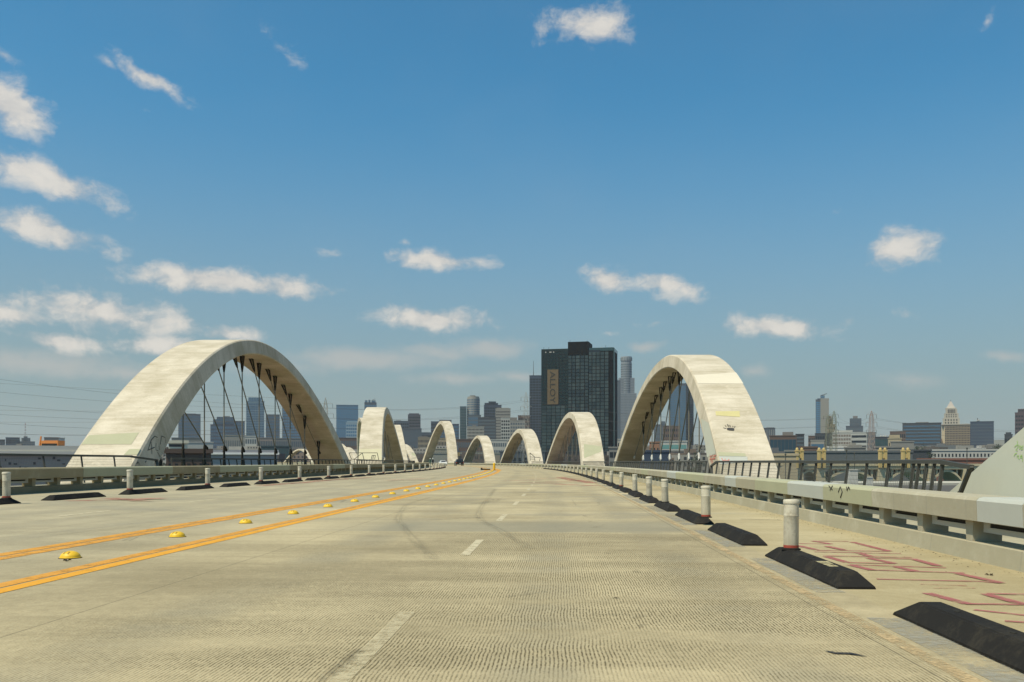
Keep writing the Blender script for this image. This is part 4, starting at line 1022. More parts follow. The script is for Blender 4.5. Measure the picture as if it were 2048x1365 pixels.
def skin_figure(name, joints, edges, mat, parent, world=False):
    me = bpy.data.meshes.new(name); me.from_pydata([j[:3] for j in joints], edges, []); me.materials.append(mat)
    o = bpy.data.objects.new(name, me); COL.objects.link(o); o.parent = parent
    md = o.modifiers.new('skin', 'SKIN'); sv = me.skin_vertices
    if not sv: 
        bm = bmesh.new(); bm.from_mesh(me); bm.verts.layers.skin.verify(); bm.to_mesh(me); bm.free(); sv = me.skin_vertices
    for i, j in enumerate(joints): sv[0].data[i].radius = (j[3], j[3]); sv[0].data[i].use_root = (i == 0)
    sb = o.modifiers.new('subdivision', 'SUBSURF'); sb.levels = 1; sb.render_levels = 1
    return o
def rider(label_p, label_b, s, lat, helmet, shirt, turn=0.0):
    x, y, z = rp(s, lat, .01); rz = head(s) + PI + turn
    b = thing('bicycle', label_b, 'bicycle', (x, y, z), rz)
    for yy in (-.52, .52):
        wh = bpy.data.objects.new('wheel', None); COL.objects.link(wh); wh.parent = b; wh.location = (0, yy, .34)
        mb = MB(); mb.tube([(0, .33 * math.cos(a), .33 * math.sin(a)) for a in np.linspace(0, 2 * PI, 25)], .02, 5, False); mb.build('tyre', M_RUBBER, wh)
        mb = MB()
        for a in np.linspace(0, PI, 7)[:-1]: mb.tube([(0, .31 * math.cos(a), .31 * math.sin(a)), (0, -.31 * math.cos(a), -.31 * math.sin(a))], .004, 3)
        mb.build('spoke', M_CABLE, wh)
    mb = MB()
    for a_, b_ in (((0, -.52, .34), (0, -.08, .32)), ((0, -.08, .32), (0, -.22, .85)), ((0, -.52, .34), (0, -.20, .78)), ((0, -.2, .76), (0, .36, .82)), ((0, -.08, .32), (0, .38, .74)), ((0, .34, .98), (0, .52, .34))): mb.tube([a_, b_], .018, 6)
    mb.build('frame', M_BLK, b)
    mb = MB(); mb.tube([(-.28, .34, 1.0), (.28, .34, 1.0)], .015, 6); mb.build('handlebar', M_BLK, b)
    mb = MB(); mb.frustum((-.07, .07, -.34, -.08), (-.04, .04, -.32, -.06), .86, .91); mb.build('saddle', M_RUBBER, b)
    p = thing('person', label_p, 'person', (x, y, z), rz)
    J = [(0, -.20, .98, .15), (0, -.08, 1.22, .15), (0, .04, 1.42, .16), (0, .08, 1.54, .06), (0, .12, 1.66, .10), (0, .13, 1.74, .095),
         (.17, .05, 1.42, .07), (.26, .20, 1.20, .05), (.25, .36, 1.04, .035), (-.17, .05, 1.42, .07), (-.26, .20, 1.20, .05), (-.25, .36, 1.04, .035),
         (.10, -.12, .95, .10), (.12, .20, .72, .07), (.11, .02, .35, .05), (.11, .14, .30, .04), (-.10, -.12, .95, .10), (-.12, .16, .60, .07), (-.11, -.06, .20, .05), (-.11, .08, .16, .04)]
    E_ = [(0, 1), (1, 2), (2, 3), (3, 4), (4, 5), (2, 6), (6, 7), (7, 8), (2, 9), (9, 10), (10, 11), (0, 12), (12, 13), (13, 14), (14, 15), (0, 16), (16, 17), (17, 18), (18, 19)]
    skin_figure('body', J, E_, shirt, p)
    mb = MB(); mb.lathe([(.125, 1.72), (.13, 1.77), (.11, 1.84), (.05, 1.88)], 12, (0, .12)); autosmooth(mb.build('helmet', helmet, p))
M_HW = plain('white helmet', (.78, .78, .76), .4); M_SH1 = plain('black cycling clothes', (.02, .022, .025), .8); M_SH2 = plain('green cycling clothes', (.05, .13, .10), .8)
rider('person in black clothes with white helmet riding a bicycle', 'dark bicycle under the rider in black', 226.0, -16.2, M_HW, M_SH1)
rider('person in dark green clothes with white helmet riding a bicycle', 'dark bicycle under the rider in dark green', 231.0, -16.7, M_HW, M_SH2)

# sign on a pole by the tall arch
o = thing('road_sign', 'small tan sign on a thin pole by the tall slender arch', 'sign', rp(352, 5.9, .13), head(352))
mb = MB(); mb.tube([(0, 0, 0), (0, 0, 4.6)], .07, 8); mb.build('pole', M_STEEL, o)
mb = MB(); mb.box(-.42, .42, -.03, .03, 3.3, 4.6); mb.build('panel', plain('tan sign panel', (.30, .24, .13), .7), o)

# ------------------------------------------------------------------ city: buildings placed at their real distance
def fmat(name, col, rough=.6, metal=0.0, spec=.5, var=.08): return plain(name, col, rough, metal, var=var, scale=.03, spec=spec, bstr=.05)
GL_BLUE = fmat('blue tower glass', (.055, .12, .19), .18); GL_BLUE2 = fmat('bright blue tower glass', (.07, .17, .28), .15)
GL_DARK = fmat('dark tower glass', (.016, .022, .03), .2); GL_TEAL = fmat('teal tower glass', (.03, .065, .072), .2); GL_GREY = fmat('grey tower glass', (.09, .115, .135), .25)
W_PALE = fmat('pale tower stone', (.26, .25, .22), .8); W_WHITE = fmat('white tower panel', (.38, .38, .35), .7); W_BEIGE = fmat('beige stone', (.24, .20, .14), .85)
W_BROWN = fmat('brown granite', (.10, .065, .05), .7); W_DARK = fmat('dark granite', (.035, .04, .048), .6); W_SLATE = fmat('slate cladding', (.06, .075, .095), .5); W_GREY = fmat('grey concrete wall', (.17, .17, .16), .85)
W_PINK = fmat('pinkish plaster', (.26, .21, .18), .85); W_TAN = fmat('tan plaster', (.33, .28, .19), .85); W_NAVY = fmat('navy cladding', (.03, .045, .075), .5); W_ROOF = fmat('roof felt', (.16, .15, .14), .9)
def pane_grid(mb, x0, x1, z0, z1, cols, rows, fx, fz, y=-0.12, face='front', D=0.0, th=.10):
    """a grid of window panes, each a shallow box; fx, fz = share of each cell that is glass"""
    cw, rh = (x1 - x0) / cols, (z1 - z0) / rows
    for i in range(cols):
        for j in range(rows):
            a = x0 + cw * (i + (1 - fx) / 2); b = a + cw * fx; c = z0 + rh * (j + (1 - fz) / 2); d = c + rh * fz
            if face == 'front': mb.box(a, b, y, y + th, c, d)
            elif face == 'right': mb.box(D - y - th, D - y, a, b, c, d)
            else: mb.box(-D + y, -D + y + th, a, b, c, d)
def tower(label, px0, px1, ytop, D, wall, glass, cols=8, rows=20, fx=.7, fz=.6, depth=None, rot=0.0, base=None, steps=(), name='office_tower', par=None, mech=None, cat='tower', side=True, zb=None, roofs=None):
    """box tower from photo columns px0..px1 with its top at row ytop, at D metres; steps = [(px0, px1, ytop)] higher set-backs"""
    cx = ((px0 + px1) / 2 - CXP) / FPX * D; wid = (px1 - px0) / FPX * D; zt = EYE + (HZ - ytop) / FPX * D; zb = GZ if zb is None else zb
    dep = depth or wid * .8
    o = thing(name, label, cat, (cx, D, zb), rot - math.atan2(cx, D))
    h = zt - zb; hw = wid / 2
    mb = MB(); mb.box(-hw, hw, 0, dep, 0, h); mb.build('wall', wall, o)
    if cols:
        mb = MB(); pane_grid(mb, -hw + wid * .02, hw - wid * .02, h * .02, h * .975, cols, rows, fx, fz)
        if side:
            pane_grid(mb, dep * .04, dep * .96, h * .02, h * .975, max(2, int(cols * dep / wid)), rows, fx, fz, face='right', D=hw)
            pane_grid(mb, dep * .04, dep * .96, h * .02, h * .975, max(2, int(cols * dep / wid)), rows, fx, fz, face='left', D=hw)
        tag(mb.build('window_grid', glass, o), kind='stuff')
    mb = MB(); mb.box(-hw - .4, hw + .4, -.4, dep + .4, h, h + max(1.0, wid * .012)); mb.build('parapet', par or wall, o)
    for (a, b, yt) in steps:
        x0 = (a - (px0 + px1) / 2) / FPX * D; x1 = (b - (px0 + px1) / 2) / FPX * D; z1_ = EYE + (HZ - yt) / FPX * D - zb
        mb = MB(); mb.box(x0, x1, dep * .12, dep * .85, h + .1, z1_); st = mb.build('upper_storeys', wall, o)
        r_ = max(1, int((z1_ - h) / 4))
        if z1_ - h > 6 and cols:
            mb = MB(); pane_grid(mb, x0 + .8, x1 - .8, h + 1.5, z1_ - 1, max(2, int(cols * (x1 - x0) / wid)), r_, fx, fz, dep * .12 - .12); tag(mb.build('window_grid', glass, st), kind='stuff')
    if mech:
        for (a, b, yt) in mech:
            x0 = (a - (px0 + px1) / 2) / FPX * D; x1 = (b - (px0 + px1) / 2) / FPX * D; z1_ = EYE + (HZ - yt) / FPX * D - zb
            mb = MB(); mb.box(x0, x1, dep * .3, dep * .7, h, z1_); mb.build('roof_plant', W_ROOF, o)
    return o
def mast(o, px, y0, y1, D, px_c, zb=GZ, r=.5, dep=10):
    x = (px - px_c) / FPX * D; mb = MB(); mb.tube([(x, dep, EYE + (HZ - y0) / FPX * D - zb), (x, dep, EYE + (HZ - y1) / FPX * D - zb)], [r, r * .4], 5); mb.build('mast', M_STEEL, o)

# --- left skyline, seen through and beside the largest arch
tower('dark low office block at the far left edge of the skyline', -20, 8, 880, 2300, W_DARK, GL_GREY, 10, 4)
tower('dark blue office block left of the radio mast', 13, 38, 876, 2250, W_SLATE, GL_DARK, 10, 5, fx=.8)
ob = tower('stepped grey building carrying the tall red and white radio mast', 38, 68, 884, 2400, W_GREY, GL_GREY, 10, 4, steps=[(44, 60, 876), (48, 55, 873)])
def lattice_mast(o, px, y0, y1, D, pxc):
    x = (px - pxc) / FPX * D; z0 = EYE + (HZ - y0) / FPX * D - GZ; z1_ = EYE + (HZ - y1) / FPX * D - GZ; n = 10
    for k, mt in ((0, plain('mast red', (.35, .12, .09), .7)), (1, plain('mast white', (.6, .6, .58), .7))):
        mb = MB()
        for i in range(n):
            if i % 2 != k: continue
            a, b = z0 + (z1_ - z0) * i / n, z0 + (z1_ - z0) * (i + 1) / n; ra, rb = 1.6 - .9 * i / n, 1.6 - .9 * (i + 1) / n
            C4 = lambda r, z: [(x - r, 12 - r, z), (x + r, 12 - r, z), (x + r, 12 + r, z), (x - r, 12 + r, z)]
            A_, B_ = C4(ra, a), C4(rb, b)
            for q in range(4): mb.bar(A_[q], B_[q], .5); mb.bar(A_[q], B_[(q + 1) % 4], .35)
        mb.build('mast_section', mt, o)
lattice_mast(ob, 51, 874, 844, 2400, 53)
tower('pinkish low building behind the orange hopper', 90, 118, 876, 1500, W_PINK, GL_GREY, 8, 3)
tower('small white and blue block right of the orange hopper', 118, 129, 877, 1500, W_WHITE, GL_BLUE, 4, 5)
tower('grey blue slab tower leftmost in the opening of the largest arch', 358, 400, 829, 2600, W_SLATE, GL_BLUE, 10, 16, fx=.8, mech=[(360, 392, 827)])
tower('dark blue stepped tower in the opening of the largest arch', 422, 468, 850, 2500, W_NAVY, GL_BLUE, 10, 12, fx=.85, steps=[(427, 468, 839), (434, 467, 834)], mech=[(446, 459, 832)])
tower('lower dark blue tower beside the stepped one in the arch opening', 468, 489, 843, 2450, W_NAVY, GL_BLUE, 6, 14)
tower('tall pale blue glass tower in the opening of the largest arch', 493, 528, 803, 2500, fmat('pale blue cladding', (.13, .20, .25), .4), GL_BLUE, 8, 26, fx=.85, fz=.7, steps=[(497, 523, 795)])
tower('flat topped grey blue tower right of the pale blue one', 532, 559, 830, 2600, W_SLATE, GL_BLUE, 7, 16, fx=.85)
tower('blue glass tower partly covered by the far leg of the largest arch', 565, 603, 808, 2600, W_SLATE, GL_BLUE2, 8, 22, fx=.85)
tower('long pale building with columns in the opening of the largest arch', 448, 491, 872, 1300, W_PALE, GL_GREY, 12, 1, .35, .8)
tower('white gridded midrise in the opening of the largest arch', 490, 513, 874, 1250, W_WHITE, GL_GREY, 5, 5)
tower('grey pink midrise row in the opening of the largest arch', 514, 545, 877, 1300, W_PINK, GL_GREY, 9, 4)
tower('grey midrise by the far leg of the largest arch', 545, 612, 878, 1350, W_GREY, GL_GREY, 16, 4)
tower('low grey building at the left inside the arch opening', 345, 402, 877, 1400, W_GREY, GL_GREY, 12, 3)
tower('white low building with dark windows in the arch opening', 372, 425, 886, 900, W_WHITE, GL_DARK, 9, 2, .35, .35)
tower('dark teal warehouse in the opening of the largest arch', 523, 582, 894, 900, fmat('dark teal metal', (.025, .06, .065), .6), GL_DARK, 0, 0, name='warehouse', cat='building')
o = tower('cream building with a black slot in the arch opening', 338, 374, 887, 320, fmat('cream stucco', (.58, .55, .43), .8), GL_DARK, 0, 0, name='cream_building', cat='building')
mb = MB(); x0 = (337 - 356) / FPX * 320; mb.box(x0 + .4, (368 - 356) / FPX * 320, -.06, .3, EYE + (HZ - 894) / FPX * 320 - GZ, EYE + (HZ - 889) / FPX * 320 - GZ); mb.build('window_band', GL_DARK, o)
# long low white-roofed shed beyond the arch, dark one in front of it
o = tower('long low shed with a bright white roof beyond the arch opening', 395, 552, 908, 240, fmat('lavender grey wall', (.30, .30, .33), .8), GL_DARK, 0, 0, depth=40, name='shed', cat='building')
mb = MB(); hw = (552 - 395) / 2 / FPX * 240; h = EYE + (HZ - 908) / FPX * 240 - GZ
mb.prism([(-.6, h - .2), (-.6, h + .25), (6, h + .75), (40, h + .8), (40, h - .2)], -hw - .5, hw + .5, 'x'); mb.build('roof', fmat('white roof', (.78, .77, .74), .5), o)
tower('dark brick building low behind the railing at the left of the arch opening', 335, 420, 907, 200, W_BROWN, GL_DARK, 7, 3, .5, .5, name='brick_building', cat='building')
# graffiti wall and roof things at the far left
o = tower('long pale warehouse behind the railing at the left edge', -260, 150, 903, 150, fmat('stained grey wall', (.30, .29, .26), .9, var=.4), GL_DARK, 0, 0, depth=30, name='warehouse', cat='building', par=fmat('cream roof edge', (.68, .65, .54), .8))
mb = MB(); hw = 410 / 2 / FPX * 150; h = EYE + (HZ - 903) / FPX * 150 - GZ; mb.box(-hw - .3, hw + .3, -.5, 30, h - .5, h + .1); mb.build('roof_edge', fmat('cream roof edge', (.68, .65, .54), .8), o)
mbx = MB()
for i in range(46):
    x = -hw + 2 * hw * (i + .5) / 46; zz = h - random.choice((1.3, 1.6, 2.2, 2.9)); mbx.box(x - .25 * random.random() - .05, x + .3 * random.random() + .05, -.05, .05, zz, zz + .2 + .25 * random.random())
tag(mbx.build('painted_scribble', fmat('scribble grey', (.07, .075, .08), .9), o), kind='stuff')
D0 = 165.0
def at(px, py, D): return ((px - CXP) / FPX * D, D, EYE + (HZ - py) / FPX * D)
p0 = at(92, 900, D0)
o = thing('orange_hopper', 'orange metal hopper with black opening on the warehouse roof', 'hopper', p0)
u = D0 / FPX; OR = fmat('orange paint', (.48, .17, .04), .6)
mb = MB(); mb.box(-9 * u, 23.5 * u, 0, 2.6, 0, 18.5 * u); mb.build('shell', OR, o)
mb = MB(); mb.add([(-9 * u, 0, 0), (-9 * u, 2.6, 0), (-9 * u, 2.6, 18.5 * u), (-9 * u, 0, 18.5 * u), (-19 * u, 1.0, 0), (-19 * u, 2.6, 0), (-17 * u, 2.6, 16.5 * u), (-17 * u, 1.0, 16.5 * u)], [(4, 0, 3, 7), (5, 6, 2, 1), (7, 3, 2, 6), (4, 5, 1, 0), (4, 7, 6, 5)]); mb.build('side_wall', fmat('sunlit orange paint', (.55, .27, .09), .6), o)  # lit copy of the orange: sunlight put into the side wall's colour
mb = MB(); mb.box(-8.5 * u, 22 * u, -.04, .3, .1, 12.5 * u); mb.build('opening', M_DARK, o)
mb = MB(); mb.bar((-15 * u, .2, 0), (-11 * u, .2, 27 * u), .22); mb.build('boom', OR, o)
def van(label, px0, px1, D):
    o = thing('white_trailer', label, 'trailer', at((px0 + px1) / 2, 903, D)); u = D / FPX; hw = (px1 - px0) / 2 * u
    mb = MB(); mb.box(-hw, hw, 0, 2.2, .15, 6.5 * u); b_ = mb.build('body', M_WHT, o); 
    mb = MB()
    mb.box(-hw * .85, -hw * .08, -.03, .1, 3.0 * u, 5.3 * u); mb.build('window', GL_DARK, o); mb = MB(); mb.box(hw * .02, hw * .9, -.03, .1, 3.0 * u, 5.3 * u); mb.build('window', GL_DARK, o)
    mb = MB(); mb.box(-hw * .9, hw * .9, .2, 1.9, 0, .16); mb.build('skid', M_DARK, o)
van('white site trailer with dark windows left of the orange hopper', 37, 73, 160); van('white site trailer at the left edge of the warehouse roof', -12, 20, 160)

# --- between the left arches and the tall arch
tower('bright blue glass tower between the largest and the broad left arch', 673, 716, 811, 2400, fmat('blue cladding', (.06, .13, .21), .3), GL_BLUE2, 9, 24, fx=.9, fz=.75)
tower('pale framed blue tower in front of the bright blue one', 692, 718, 846, 2000, fmat('pale blue frame', (.25, .33, .38), .5), GL_BLUE2, 6, 14, fx=.8, steps=[(694, 716, 843)])
o = tower('blue tower with a roof crane behind the broad left arch', 729, 753, 806, 2500, W_SLATE, GL_BLUE2, 6, 22, fx=.85, steps=[(730, 735, 801), (737, 741, 800), (743, 751, 801)])
mb = MB(); u = 2500 / FPX; mb.bar((3 * u, 8, (924 - 800) * u + 19), (10 * u, 8, (924 - 797.5) * u + 19), .9); mb.build('crane_jib', M_STEEL, o)
tower('low brown midrise behind the foot of the broad left arch', 676, 735, 877, 1500, W_BROWN, GL_GREY, 14, 4)
tower('dark tower shoulder right of the broad left arch', 788, 818, 843, 2300, W_SLATE, GL_DARK, 7, 14, fx=.8, mech=[(792, 802, 841)])
o = tower('dark brown tower with a chamfered top right of the broad left arch', 816, 841, 830, 2400, fmat('mauve brown cladding', (.07, .065, .08), .5), GL_DARK, 8, 18, fx=.85, steps=[(818, 838, 827)])
tower('wide dark building with pale columns below the chamfered tower', 804, 843, 858, 1900, W_SLATE, GL_GREY, 9, 3, .4, .85, mech=[(808, 838, 856)])
tower('dark low office left of the tall slender arch', 843, 864, 866, 2000, W_SLATE, GL_DARK, 8, 5)
tower('beige old midrise with small windows left of the tall arch', 836, 860, 876, 1500, W_BEIGE, GL_DARK, 9, 7, .5, .55, mech=[(838, 855, 873)])
tower('dark tower behind the left leg of the tall slender arch', 862, 879, 844, 2300, W_NAVY, GL_DARK, 6, 14, fx=.85)
tower('flat topped dark tower framed by the tall slender arch', 879, 903, 841, 2350, W_SLATE, GL_BLUE, 6, 14, fx=.85)
tower('narrow slate tower right of the tall slender arch', 903, 918, 849, 2250, W_NAVY, GL_BLUE, 5, 14, fx=.85)
tower('beige low building framed by the tall slender arch', 862, 905, 878, 1200, W_BEIGE, GL_DARK, 14, 4, .5, .5)
# --- central cluster
tower('dark blue green slab left of the round white tower', 920, 933, 814, 2300, fmat('blue green cladding', (.05, .085, .10), .4), GL_TEAL, 4, 22, fx=.9, fz=.8)
def round_tower(label, px0, px1, ytop, D, wall, glass, rows, cols, tiers=(), name='round_tower'):
    cx = ((px0 + px1) / 2 - CXP) / FPX * D; r = (px1 - px0) / 2 / FPX * D; h = EYE + (HZ - ytop) / FPX * D - GZ
    o = thing(name, label, 'tower', (cx, D + r, GZ)); mb = MB(); mb.lathe([(r, 0), (r, h - r * .25), (r * .92, h - r * .24), (r * .92, h)], 28); autosmooth(mb.build('shaft', wall, o), 30)
    mb = MB()
    for i in range(cols):
        a = 2 * PI * i / cols + .05; c, s_ = math.cos(a), math.sin(a); half = PI / cols * .62
        for j in range(rows):
            z0 = h * (j + .2) / (rows + 1); z1_ = h * (j + .8) / (rows + 1); rr = r * 1.012
            p = [(rr * math.cos(a - half), rr * math.sin(a - half)), (rr * math.cos(a + half), rr * math.sin(a + half)), ((r * .97) * math.cos(a + half), (r * .97) * math.sin(a + half)), ((r * .97) * math.cos(a - half), (r * .97) * math.sin(a - half))]
            mb.add([(x, y, z0) for x, y in p] + [(x, y, z1_) for x, y in p], [(4, 5, 6, 7), (0, 1, 5, 4), (1, 2, 6, 5), (3, 0, 4, 7)])
    tag(mb.build('window_grid', glass, o), kind='stuff')
    return o, r, h
o, r, h = round_tower('round cornered pale tower with fine grid in the centre skyline', 933.5, 959, 793, 2300, W_PALE, GL_BLUE, 30, 26)
mb = MB(); mb.box(-r * .5, r * .3, -r * .3, r * .3, h, h + 3); mb.build('roof_plant', W_ROOF, o)
tower('blue glass block in front of the round cornered pale tower', 936, 962, 831, 2100, GL_GREY, GL_BLUE, 7, 14, fx=.85)
tower('dark stepped tower right of the round cornered pale tower', 968, 1003, 811, 2250, W_NAVY, GL_DARK, 10, 22, fx=.85, fz=.7, steps=[(969, 996, 806), (977, 992, 803)])
tower('dark banded office block below the dark stepped tower', 956, 992, 836, 1900, W_DARK, GL_GREY, 1, 16, .98, .45, mech=[(964, 978, 834)])
tower('pale gridded tower right of the dark stepped one', 991, 1021, 818, 2100, W_PALE, GL_DARK, 14, 20, .55, .55, steps=[(994, 1018, 816)])
tower('white balconied slab with open grid left of the lattice pylon', 1002, 1020, 837, 1500, W_WHITE, GL_DARK, 4, 16, .72, .6, mech=[(1003, 1008, 835), (1011, 1015, 836)])
tower('grey white gridded block beside the lattice pylon', 1020, 1050, 842, 1550, W_PALE, GL_GREY, 6, 14, .7, .55, mech=[(1020, 1034, 835)])
tower('brown tower between the gridded block and the slate slab', 1036, 1060, 832, 1900, W_BROWN, GL_DARK, 6, 12)
tower('cream gridded old office with three bays in the centre', 934, 968, 854, 1500, W_PALE, GL_DARK, 12, 14, .5, .5, mech=[(945, 952, 850)])
tower('white midrise low behind the small orange stained arch', 978, 1014, 881, 1100, W_WHITE, GL_GREY, 8, 5, .7, .5)
tower('low brown terrace behind the orange stained arch', 905, 980, 880, 1250, W_BROWN, GL_GREY, 20, 4)
o = tower('dark slate slab tower just left of the dark glass hotel', 1059, 1090, 752, 2000, W_NAVY, GL_DARK, 5, 34, .9, .8, steps=[(1060, 1088, 751)])
mast(o, 1067, 752, 721, 2000, 1074.5, r=.8)

# --- dark glass tower with the long vertical sign
D0 = 900.0; u = D0 / FPX
cx = (1153 - CXP) * u
twr = thing('glass_tower', 'dark glass hotel tower with a tall vertical lettered sign', 'tower', (cx, D0, GZ), -math.atan2(cx, D0) + math.radians(-9))
Z = lambda y: EYE + (HZ - y) * u - GZ
X = lambda px: (px - 1153) * u * 1.012
dep = 34.0
W_HF = fmat('hotel frame', (.004, .006, .008), .7, spec=.1); GL_DARK2 = fmat('hotel dark glass', (.010, .014, .018), .4, spec=.3); GL_TEAL2 = fmat('hotel teal glass', (.014, .030, .033), .5, spec=.15)
mb = MB(); mb.box(X(1082), X(1136), 0.3, dep, 0, Z(697)); mb.build('left_wing', GL_TEAL2, twr)
mb = MB(); mb.box(X(1136) + .02, X(1177), 0, dep, 0, Z(710)); mb.build('centre_bay', W_HF, twr)
mb = MB(); mb.box(X(1177) + .02, X(1217), 0.25, dep - .2, 0, Z(703.5)); mb.build('right_bay', W_HF, twr)
mb = MB(); mb.box(X(1217) + .02, X(1226), 0.6, dep - .4, 0, Z(701)); mb.build('corner_wall', W_HF, twr)
mb = MB(); mb.box(X(1178), X(1226.5), .1, dep - .1, Z(703.5) + .02, Z(697)); mb.build('roof_screen', GL_TEAL, twr)
mb = MB(); mb.box(X(1226) + .02, X(1228), .2, 1.6, 0, Z(698)); mb.build('edge_fin', GL_TEAL, twr)
mb = MB(); mb.box(X(1136), X(1177), -.5, 26, Z(710) + .02, Z(684)); mb.build('penthouse', W_HF, twr)
mb = MB(); mb.box(X(1177), X(1200), .0, 1, Z(706), Z(701.5)); mb.build('roof_canopy', GL_DARK, twr)
P_GL = [fmat('hotel pane', (.034, .054, .060), .4, spec=.25), fmat('hotel pane pale', (.048, .070, .074), .4, spec=.25), fmat('hotel pane dim', (.024, .040, .048), .4, spec=.25)]
def pane(x0, x1, z0, z1, y, mi):
    mb = MB(); mb.box(x0, x1, y - .35, y, z0, z1)
    mb.build('window', P_GL[mi], twr)
rr = random.Random(3)
for (xa, xb, cuts, ytop_, yb_, y) in ((1136, 1177, (0, .19, .37, .59, .81, 1), 711, 905, 0.0), (1177, 1217, (0, .17, .37, .57, .79, 1), 705, 905, .25), (1083, 1130, (0, .2, .42, .6, .8, 1), 811, 905, .3)):
    n_ = int(round((yb_ - ytop_) / 6.85 / 1.0)); rh = (yb_ - ytop_) / n_
    n2 = n_ // 2; rh = (yb_ - ytop_) / n2
    for j in range(n2):
        for i in range(5):
            xs, xe = xa + (xb - xa) * cuts[i] + .7, xa + (xb - xa) * cuts[i + 1] - .7
            yt, ybb = ytop_ + rh * j + .6, ytop_ + rh * (j + 1) - .6
            pane(X(xs), X(xe), Z(ybb), Z(yt), y, rr.choice((0, 0, 1, 2)))
# thin rails that halve each tall pane, and the mullions of the flush left wing
mb = MB()
for (xa, xb, y0, y1, n2, y) in ((1136.5, 1176.5, 711, 905, 14, 0), (1177.5, 1216.5, 705, 905, 14, .25), (1083.5, 1129.5, 811, 905, 7, .3)):
    rh = (y1 - y0) / n2
    for j in range(n2): mb.box(X(xa), X(xb), y - .45, y - .30, Z(y0 + rh * (j + .5)) - .22, Z(y0 + rh * (j + .5)) + .22)
tag(mb.build('floor_rail', W_HF, twr), kind='stuff')
mb = MB()
for k in range(18):
    yy = 702 + 6.3 * k; mb.box(X(1082.2), X(1135.8), .05, .3, Z(yy) - .18, Z(yy) + .18)
for px in (1086, 1092, 1098, 1105, 1111, 1118, 1124, 1130): mb.box(X(px) - .12, X(px) + .12, .1, .3, Z(810), Z(698))
tag(mb.build('mullion', GL_DARK2, twr), kind='stuff')
mb = MB(); mb.box(X(1094.5), X(1116.8), -.5, .28, Z(808.5), Z(738.5)); mb.build('sign_panel', fmat('bronze sign panel', (.11, .075, .036), .7, var=.3), twr)
cu = bpy.data.curves.new('letters', 'FONT'); cu.body = 'ALLOY'; cu.size = 13.2; cu.extrude = .15; cu.space_character = 1.0; cu.align_x = 'CENTER'; cu.align_y = 'CENTER'
tmp = bpy.data.objects.new('letters', cu); COL.objects.link(tmp); bpy.context.view_layer.update()
me = bpy.data.meshes.new_from_object(tmp.evaluated_get(bpy.context.evaluated_depsgraph_get())); bpy.data.objects.remove(tmp)
me.materials.clear(); me.materials.append(fmat('dark bronze letter', (.022, .018, .012), .6))
xs = [v.co.x for v in me.vertices]; ys = [v.co.y for v in me.vertices]; kx = (Z(742) - Z(806)) / (max(xs) - min(xs)); ky = 5.2 / (max(ys) - min(ys))
for v in me.vertices:
    a, b, c_ = v.co.x * kx, (v.co.y - (max(ys) + min(ys)) / 2) * ky, v.co.z
    v.co = (X(1105.2) + b, -.55 - c_, (Z(742) + Z(806)) / 2 - a)
link_mesh('sign_lettering', me, twr)
for (px, yb_, yt) in ((1086, 697, 692), (1096, 697, 692.5), (1139, 684, 679.5), (1173, 684, 681), (1210, 697, 692)):
    mb = MB(); mb.tube([(X(px), 3, Z(yb_)), (X(px), 3, Z(yt))], .15, 4); mb.build('roof_mast', M_STEEL, twr)
for px in (1091, 1099.5, 1101.5, 1107): mb = MB(); mb.box(X(px) - .5, X(px) + .6, .0, .3, Z(704.5), Z(702.3)); mb.build('roof_lamp', W_WHITE, twr)
mb = MB(); mb.lathe([(1.6, Z(697)), (2.2, Z(695.5)), (1.5, Z(694))], 12, (X(1200), 12)); mb.build('satellite_dish', W_WHITE, twr)

# --- right of the dark glass tower
tower('grey tower close behind the right edge of the dark glass hotel', 1226, 1241, 762, 2300, W_SLATE, GL_GREY, 5, 30, .6, .7, steps=[(1228, 1235, 758)])
o, r, h = round_tower('tallest round crowned pale skyscraper right of the glass hotel', 1243, 1265, 722, 2550, fmat('pale blue granite', (.19, .21, .23), .6), GL_GREY, 44, 30)
u = 2550 / FPX
mb = MB(); mb.lathe([(r * 1.0, h), (r * 1.02, h + 2), (r * 1.02, h + 9 * u), (r * .9, h + 9 * u)], 24); mb.build('crown', fmat('crown granite', (.27, .29, .30), .6), o)
mb = MB()
for i in range(16): a = 2 * PI * i / 16; mb.box(r * 1.0 * math.cos(a) - 1.1, r * 1.0 * math.cos(a) + 1.1, r * 1.0 * math.sin(a) - 1.1, r * 1.0 * math.sin(a) + 1.1, h + 1 * u, h + 7 * u)
tag(mb.build('crown_slot', GL_GREY, o), kind='stuff')
PG = fmat('pale blue granite', (.19, .21, .23), .6)
for (a, b, yt, dy) in ((1239, 1269.5, 756, 3), (1236, 1273, 787, -2)):
    mb = MB(); zz = EYE + (HZ - yt) * u - GZ; mb.box((a - 1254) * u, (b - 1254) * u, -r + dy * 1.0, r, 0, zz); sh = mb.build('shoulder_block', PG, o)
    mb = MB(); pane_grid(mb, (a - 1254) * u + 1, (b - 1254) * u - 1, 2, zz - 2, 14, int(zz / 4.4), .5, .55, -r + dy - .12); tag(mb.build('window_grid', GL_GREY, sh), kind='stuff')
tower('pale low building at the right foot of the glass hotel', 1222, 1252, 880, 1000, W_WHITE, GL_DARK, 7, 5, .5, .45)
tower('grey garage with open decks right of the glass hotel', 1218, 1262, 897, 560, W_GREY, GL_DARK, 5, 4, .85, .5, cat='building', name='parking_garage')
tower('tall slate blue slab framed by the handprint arch', 1338, 1372, 768, 2300, W_SLATE, GL_BLUE, 6, 34, .9, .85)
tower('narrow dark slab right beside the slate one in the handprint arch', 1372, 1387, 764, 2350, W_NAVY, GL_DARK, 4, 34, .9, .85)
